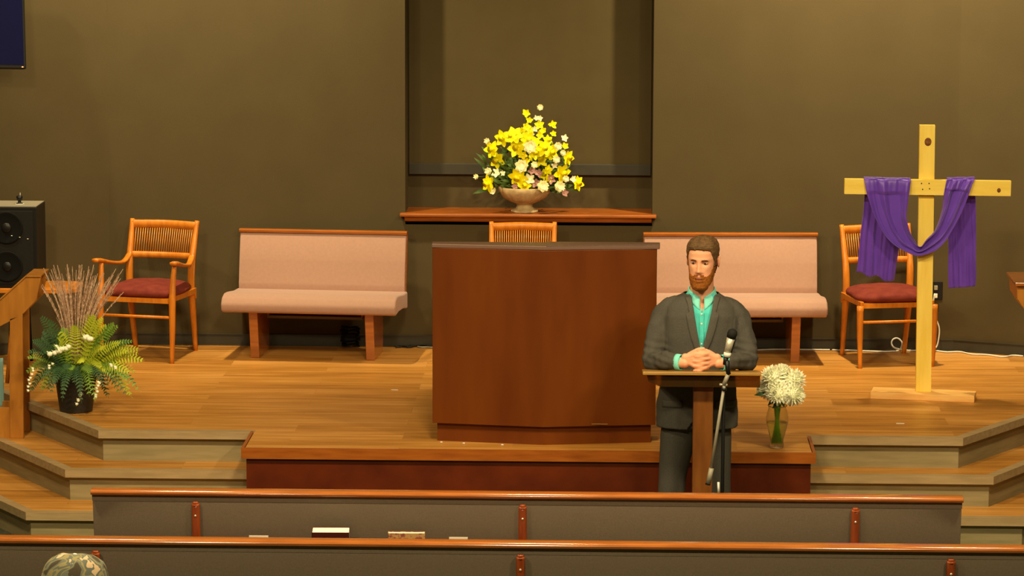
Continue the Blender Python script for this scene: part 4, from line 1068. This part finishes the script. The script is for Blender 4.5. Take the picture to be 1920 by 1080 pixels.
# eyes, brows, lips
for s in (-1, 1):
    E = HM @ Matrix.Translation((s*.031, -.0775, .010))
    e = MB().ell((0, 0, 0), (.0135, .008, .0062), E, 14, 10).build('eyeball', M['eye'], man, smooth=True)
    MB().ell((-.001, -.0065, -.0005), (.0058, .0028, .0055), E, 12, 8).build('iris', M['iris'], e, smooth=True)
    MB().tube([(t*.016, -.0075+.006*t*t, .0062-.004*t*t) for t in [-1, -.5, 0, .5, 1]], .0022, 6, E).build('eyelid', M['skin'], man, smooth=True)
    k = MB()
    k.tube([tuple(head_point(.0255+.003*math.sin(PI*t)-(.003 if t > .8 else 0), s*(.16+.42*t), .0015)) for t in [0, .2, .4, .6, .8, 1]], [.0030, .0038, .0036, .0032, .0028, .0015], 6, HM)
    k.build('eyebrow', M['brow'], man, smooth=True)
MB().tube([(x_, -.0985-.002+x_*x_*16, -.066+(.001 if abs(x_) < .004 else 0)) for x_ in (-.022, -.014, -.006, 0, .006, .014, .022)], [.001, .0028, .0036, .0036, .0036, .0028, .001], 8, HM).build('lips', M['lips'], man, smooth=True)
# hair
def hair_lim(a):
    if a < .75: return .078-.010*a*a
    if a < 1.15: return .072-(a-.75)/.4*.057
    return -1
def hair_cond(z, a):
    if a < 1.15: lim = hair_lim(a)
    elif a < 1.75: lim = -.012 if a < 1.42 else .032
    else: lim = -.055
    return z > lim+.004*noise.noise(Vector((a*9, 0, 2)))
def hair_off(z, ph):
    a = abs(ph if ph < PI else ph-2*PI)
    o_ = .0065+.007*max(0, min(1, (z-.04)/.06))
    if a < 1.2: o_ += .004*max(0, min(1, (z-.075)/.02))+.0012*math.sin(ph*9)
    lm = hair_lim(a)
    if lm > 0: o_ = .0015+(o_-.0015)*max(0, min(1, (z-lm+.004)/.016))**.6
    return o_
k = MB(); cap_surface(k, HM, hair_cond, hair_off)
hr = k.build('hair', M['hair'], man, smooth=True); md = hr.modifiers.new('t', 'SOLIDIFY'); md.thickness = .004; md.offset = -1
# beard
def beard_cond(z, a):
    if a > 1.5 or z > .035: return False
    top = -.058 if a < .10 else (-.046 if a < .34 else (-.060 if a < .55 else -.060+(a-.55)/.7*.075))
    if a > .34: top = lerp_table([(.34, -.050), (.6, -.054), (.95, -.044), (1.15, -.014), (1.28, .035)], a)[0]
    if a < .23 and -.0725 < z < -.0615: return False
    if z < -.10 and a > 1.25: return False
    return z < top
def beard_off(z, ph):
    a = abs(ph if ph < PI else ph-2*PI)
    t = max(0, min(1, (-.03-z)/.09)); return .004+.019*t*(1 if a < 1.1 else .6)
k = MB(); cap_surface(k, HM, beard_cond, beard_off, nz_=110, nph=140, zlo=-.1195)
brd = k.build('beard', M['beard'], man, smooth=True); md = brd.modifiers.new('t', 'SOLIDIFY'); md.thickness = .010; md.offset = -1
MB().ell((0, -.052, -.118), (.042, .040, .030), HM, 20, 12).build('beard_fill', M['beard'], brd, smooth=True)
# shirt
shb = MB()
torso_loft(shb, [(.80, .172, .118, 0, .0), (1.0, .165, .115, 0, 0), (1.2, .178, .120, 0, 0), (sh-.06, .160, .105, 0, .008), (sh-.015, .115, .080, 0, .012), (sh+.022, .082, .072, ncx*.6, .012), (sh+.040, .066, .066, ncx*.7, .010)])
for s in (-1, 1):
    shb.limb([armpts(s)[3], armpts(s)[4], (s*.112, -.288, ez)], [.030, .030, .030], 14)
so = fuse(shb, 'shirt', M['shirt'], man, .006, 2)
# open collar gap: delete front throat faces
bm = bmesh.new(); bm.from_mesh(so.data)
def throat(c): return c.y < -.02 and c.z > sh-.055 and abs(c.x-ncx*.7) < .040*(c.z-(sh-.055))/.095
bmesh.ops.delete(bm, geom=[f for f in bm.faces if throat(f.calc_center_median()) or f.calc_center_median().z > sh+.034], context='FACES')
bm.to_mesh(so.data); bm.free()
# collar leaves
for s in (-1, 1):
    def cf(u, v):
        # u along the neck from back to the collar point, v from the top edge down
        a = PI*(.5-u*.95) if s > 0 else PI*(.5+u*.95)
        r = .066+.005*v+.010*u*v; x_ = ncx*.7+r*math.cos(a)*1.0; y_ = .008+r*math.sin(a)*1.06
        z_ = sh+.066-.050*u**2.5-v*(.030+.034*u**3); return (x_, y_-.010*u*v, z_)
    MB().grid(cf, 22, 6).build('collar', M['cuff'], man, smooth=True, solid=.004)
bv = BVHTree.FromPolygons([v.co[:] for v in so.data.vertices], [p.vertices[:] for p in so.data.polygons])
def drape(bvh, x, z, off, default=-.13):
    h = bvh.ray_cast(Vector((x, -.6, z)), Vector((0, 1, 0)))
    return (x, (h[0].y if h[0] else default)-off, z)
def pl(u, v): x_ = .004+(u-.5)*.026; z_ = 1.05+v*(sh-.06-1.05); return drape(bv, x_, z_, .002)
MB().grid(pl, 4, 30).build('placket', M['shirt'], man, smooth=True, solid=.002)
for zb in (at(1322, 608, y=YMn-.12).z-FLOOR, at(1319, 645, y=YMn-.12).z-FLOOR, sh-.065):
    p = drape(bv, .004, zb, .004); MB().ell(p, (.0055, .002, .0055), None, 10, 6).build('button', M['white'], man, smooth=True)
# jacket
jb = MB()
hem = at(1310, 806, y=YMn-.12).z-FLOOR
torso_loft(jb, [(hem, .212, .150, -.012, .0), (hem+.12, .208, .145, -.012, 0), (hem+.26, .190, .132, -.005, 0), (1.10, .190, .132, 0, 0), (1.2, .196, .134, 0, 0), (sh-.08, .197, .128, 0, .004), (sh-.03, .178, .112, 0, .008), (sh+.002, .140, .092, 0, .012), (sh+.022, .100, .080, ncx*.5, .016), (sh+.040, .080, .072, ncx*.6, .018)], exp=2.6)
for s in (-1, 1):
    A = armpts(s); jb.limb([(s*.13, .01, sh-.038), (s*.172, .005, sh-.066), A[1], A[2], A[3], (s*.130, -.268, ez)], [.052, .056, .058, .053, .047, .040], 20)
jo = fuse(jb, 'jacket', M['suit'], man, .0065, 5)
jv = BVHTree.FromPolygons([v.co[:] for v in jo.data.vertices], [p.vertices[:] for p in jo.data.polygons])
zV = at(1318, 664, y=YMn-.13).z-FLOOR; zN = sh+.03; HV = .064
def vedge(z): return HV*max(0, (z-zV)/(zN-zV))**.85
def vcx(z): return .003+(ncx*.8)*max(0, min(1, (z-zV)/(zN-zV)))
# folds: displace the sleeves and the front a little
for v in jo.data.vertices:
    c = v.co; n = noise.noise(Vector((c.x*14, c.y*14, c.z*9)))*.005+noise.noise(Vector((c.x*30, c.y*30, c.z*22)))*.003
    k_ = 1.6 if abs(c.x) > .17 else .5
    el = max(0, 1-abs(c.z-(ez+.02))/.09)*(abs(c.x) > .15)
    n += .0022*el*math.sin(c.z*160+c.x*30)
    v.co += v.normal*n*k_
bm = bmesh.new(); bm.from_mesh(jo.data)
def cut(c):
    if c.y < 0 and c.z > zV and abs(c.x-vcx(c.z)) < vedge(c.z): return True
    if c.z > sh+.030 : return True
    if c.z < hem+.004: return True
    if c.y < -.05 and c.z < hem+.10 and abs(c.x-.0) < .07*((hem+.10)-c.z)/.10: return True
    for s in (-1, 1):
        d = Vector(c)-Vector((s*.118, -.283, ez)); t_ = Vector((-s*.5, -.2, 0)).normalized()
        if d.dot(t_) > 0 and abs(c.x) < .13 and c.y < -.2 and c.z < ez+.06 and abs(c.x) > .05: return True
    return False
bmesh.ops.delete(bm, geom=[f for f in bm.faces if cut(f.calc_center_median())], context='FACES')
bm.to_mesh(jo.data); bm.free()
md = jo.modifiers.new('t', 'SOLIDIFY'); md.thickness = .004; md.offset = -1
# lapels
for s in (-1, 1):
    rows = [(zV-.005, .0, .004), (zV+.03, .012, .030), (zV+.08, .020, .050), (zV+.14, .032, .068), (sh-.055, .045, .084), (sh-.042, .047, .066), (sh-.03, .049, .072), (sh-.015, .053, .074), (sh+.005, .058, .080), (sh+.026, .062, .090)]
    def lf_(u, v):
        z = zV-.005+u*(sh+.026-zV+.005); _, wo = lerp_table([(r[0], r[1], r[2]) for r in rows], z)
        xi = vedge(z)-.004; x_ = vcx(z)+s*(xi+(wo-xi)*v); z2 = z-.010*v
        return drape(jv, x_, z2, .004+.005*math.sin(PI*v)*.6)
    MB().grid(lf_, 60, 12).build('lapel', M['suit2'], man, smooth=True, solid=.004)
    # cuff
    A = Vector((s*.118, -.281, ez)); B = Vector((s*.096, -.296, ez)); B = A+(B-A).normalized()*.020
    MB().tube([A-(B-A)*.5, A, B], [(.032, .040), (.032, .040), (.031, .039)], 20, cap=False).build('shirt_cuff', M['cuff'], man, smooth=True, solid=.003)
    # pocket flap
    def pf(u, v): return drape(jv, -.005+s*(.085+.13*u*.8), hem+.155-.035*v-.006*u, .003)
    MB().grid(pf, 8, 3).build('pocket_flap', M['suit2'], man, smooth=True, solid=.003)
p = drape(jv, .003, zV-.012, .005); MB().ell(p, (.009, .003, .009), None, 12, 6).build('jacket_button', M['black'], man, smooth=True)
# trousers
tr = MB()
torso_loft(tr, [(.72, .165, .118, -.012, 0), (.82, .170, .12, -.012, 0), (.95, .155, .11, 0, 0), (1.0, .15, .108, 0, 0)])
for s in (-1, 1):
    sx = -.02+s*.115
    tr.limb([(-.012+s*.078, 0, .80), (-.016+s*.092, -.005, .66), (sx, -.012, .45), (sx+s*.008, .0, .24), (sx+s*.014, .012, .07)], [.098, .094, .072, .066, .066], 20)
fuse(tr, 'trousers', M['suit'], man, .008, 3)
for s in (-1, 1):
    sx = -.02+s*.133; sh_ = MB()
    sh_.limb([(sx, .05, .040), (sx+s*.01, -.06, .042), (sx+s*.02, -.17, .032)], [.040, .044, .036], 14); sh_.box((sx+s*.01, -.06, .010), (.085, .27, .020), bev=.008)
    sh_.build('shoe', M['shoe'], man, smooth=True)

# ---- person in the camouflage cap, seated a few rows back
ZSEAT = .45
hp = at(131, 1041, y=-8.80)
cxp = hp.x; czt = hp.z-FLOOR
pw = make_pew('grey-backed pew below the view where the person in the cap sits', cxp-1.3, cxp+1.5, -8.80-.22, ZP, [(-.9, .05), (.9, .05)])
pr = thing('person', 'seated person in a camouflage baseball cap at the bottom left corner', 'person', (cxp, -8.80, FLOOR))
CP = Matrix.Translation((0, .0, czt-.135)) @ Matrix.Rotation(math.radians(180-62), 4, 'Z') @ Matrix.Rotation(math.radians(8), 4, 'X')
b2 = MB(); head_add(b2, CP, 60, 70)
b2.limb([(0, -.0, czt-.20), (0, -.02, czt-.30)], [.056, .064], 16)
torso_loft(b2, [(.46, .16, .12, 0, -.02), (.6, .15, .11, 0, -.03), (.8, .17, .115, 0, -.03), (czt-.36, .165, .10, 0, -.03), (czt-.30, .10, .07, 0, -.02)])
for s in (-1, 1):
    b2.limb([(s*.17, -.02, czt-.36), (s*.21, .02, .72), (s*.20, .16, .62), (s*.10, .30, .58)], [.048, .042, .036, .028], 12)
    b2.limb([(s*.09, .0, .53), (s*.11, .38, .53), (s*.11, .42, .30), (s*.11, .42, .06)], [.08, .06, .05, .038], 14)
    for q in range(4): b2.limb([(s*.095, .31, .60-.018*q), (s*.06, .345, .60-.02*q), (s*.03, .35, .595-.02*q)], [.012, .009, .007], 8, 3)
    b2.limb([(s*.09, .29, .60), (s*.06, .31, .625), (s*.04, .33, .63)], [.014, .011, .009], 8, 3)
fuse(b2, 'body', M['skin'], pr, .006, 2)
j2 = MB()
torso_loft(j2, [(.44, .19, .14, 0, -.02), (.6, .18, .13, 0, -.03), (.8, .195, .13, 0, -.03), (czt-.37, .19, .115, 0, -.03), (czt-.30, .11, .085, 0, -.02)])
for s in (-1, 1): j2.limb([(s*.17, -.02, czt-.37), (s*.215, .02, .72), (s*.20, .15, .62), (s*.13, .26, .59)], [.062, .056, .048, .040], 14)
fuse(j2, 'jacket', M['fern3'], pr, .01, 3)
t2 = MB()
for s in (-1, 1): t2.limb([(s*.09, .0, .53), (s*.11, .38, .53), (s*.11, .42, .30), (s*.11, .42, .08)], [.095, .075, .065, .06], 14)
t2.ell((0, 0, .53), (.18, .13, .09)); fuse(t2, 'trousers', M['suit'], pr, .01, 3)
for s in (-1, 1): MB().limb([(s*.11, .38, .04), (s*.12, .56, .035)], [.042, .036], 12).build('shoe', M['shoe'], pr, smooth=True)
k = MB(); cap_surface(k, CP, lambda z, a: z < .045 and z > (-.01 if a < 1.9 else -.06) and a > 1.35, lambda z, p_: .005); k.build('hair', M['hair'], pr, smooth=True, solid=.006)
# cap: crown, bill, button
k = MB()
def crown(u, v):
    a = 2*PI*v; t = u*PI/2
    fr2 = math.cos(a)
    r = math.cos(t)**.62 if u < 1 else 0.001
    x_ = .094*math.sin(a)*r; y_ = -(.135 if fr2 > 0 else .112)*math.cos(a)*r; z_ = .028+.108*math.sin(t)**.9+.004*noise.noise(Vector((x_*40, y_*40, 1)))
    if fr2 > 0: z_ += .006*fr2*math.sin(t*2)
    return CP @ Vector((x_, y_, z_))
cp_ = k.grid(crown, 18, 48).build('cap', M['cap'], pr, smooth=True, solid=.003)
MB().ell((0, 0, .138), (.008, .008, .004), CP, 10, 6).build('cap_button', M['paper'], cp_, smooth=True)
def bill(u, v):
    a = (v-.5)*2; x_ = a*.082; e = math.sqrt(max(0, 1-a*a)); y0 = -.112*math.sqrt(max(0, 1-(x_/.092)**2)); y_ = y0+.006-u*(.078*e**.7)
    return CP @ Vector((x_, y_, .030-.22*x_*x_/.08-.012*u))
MB().grid(bill, 8, 24).build('cap_bill', M['cap'], cp_, smooth=True, solid=.004)
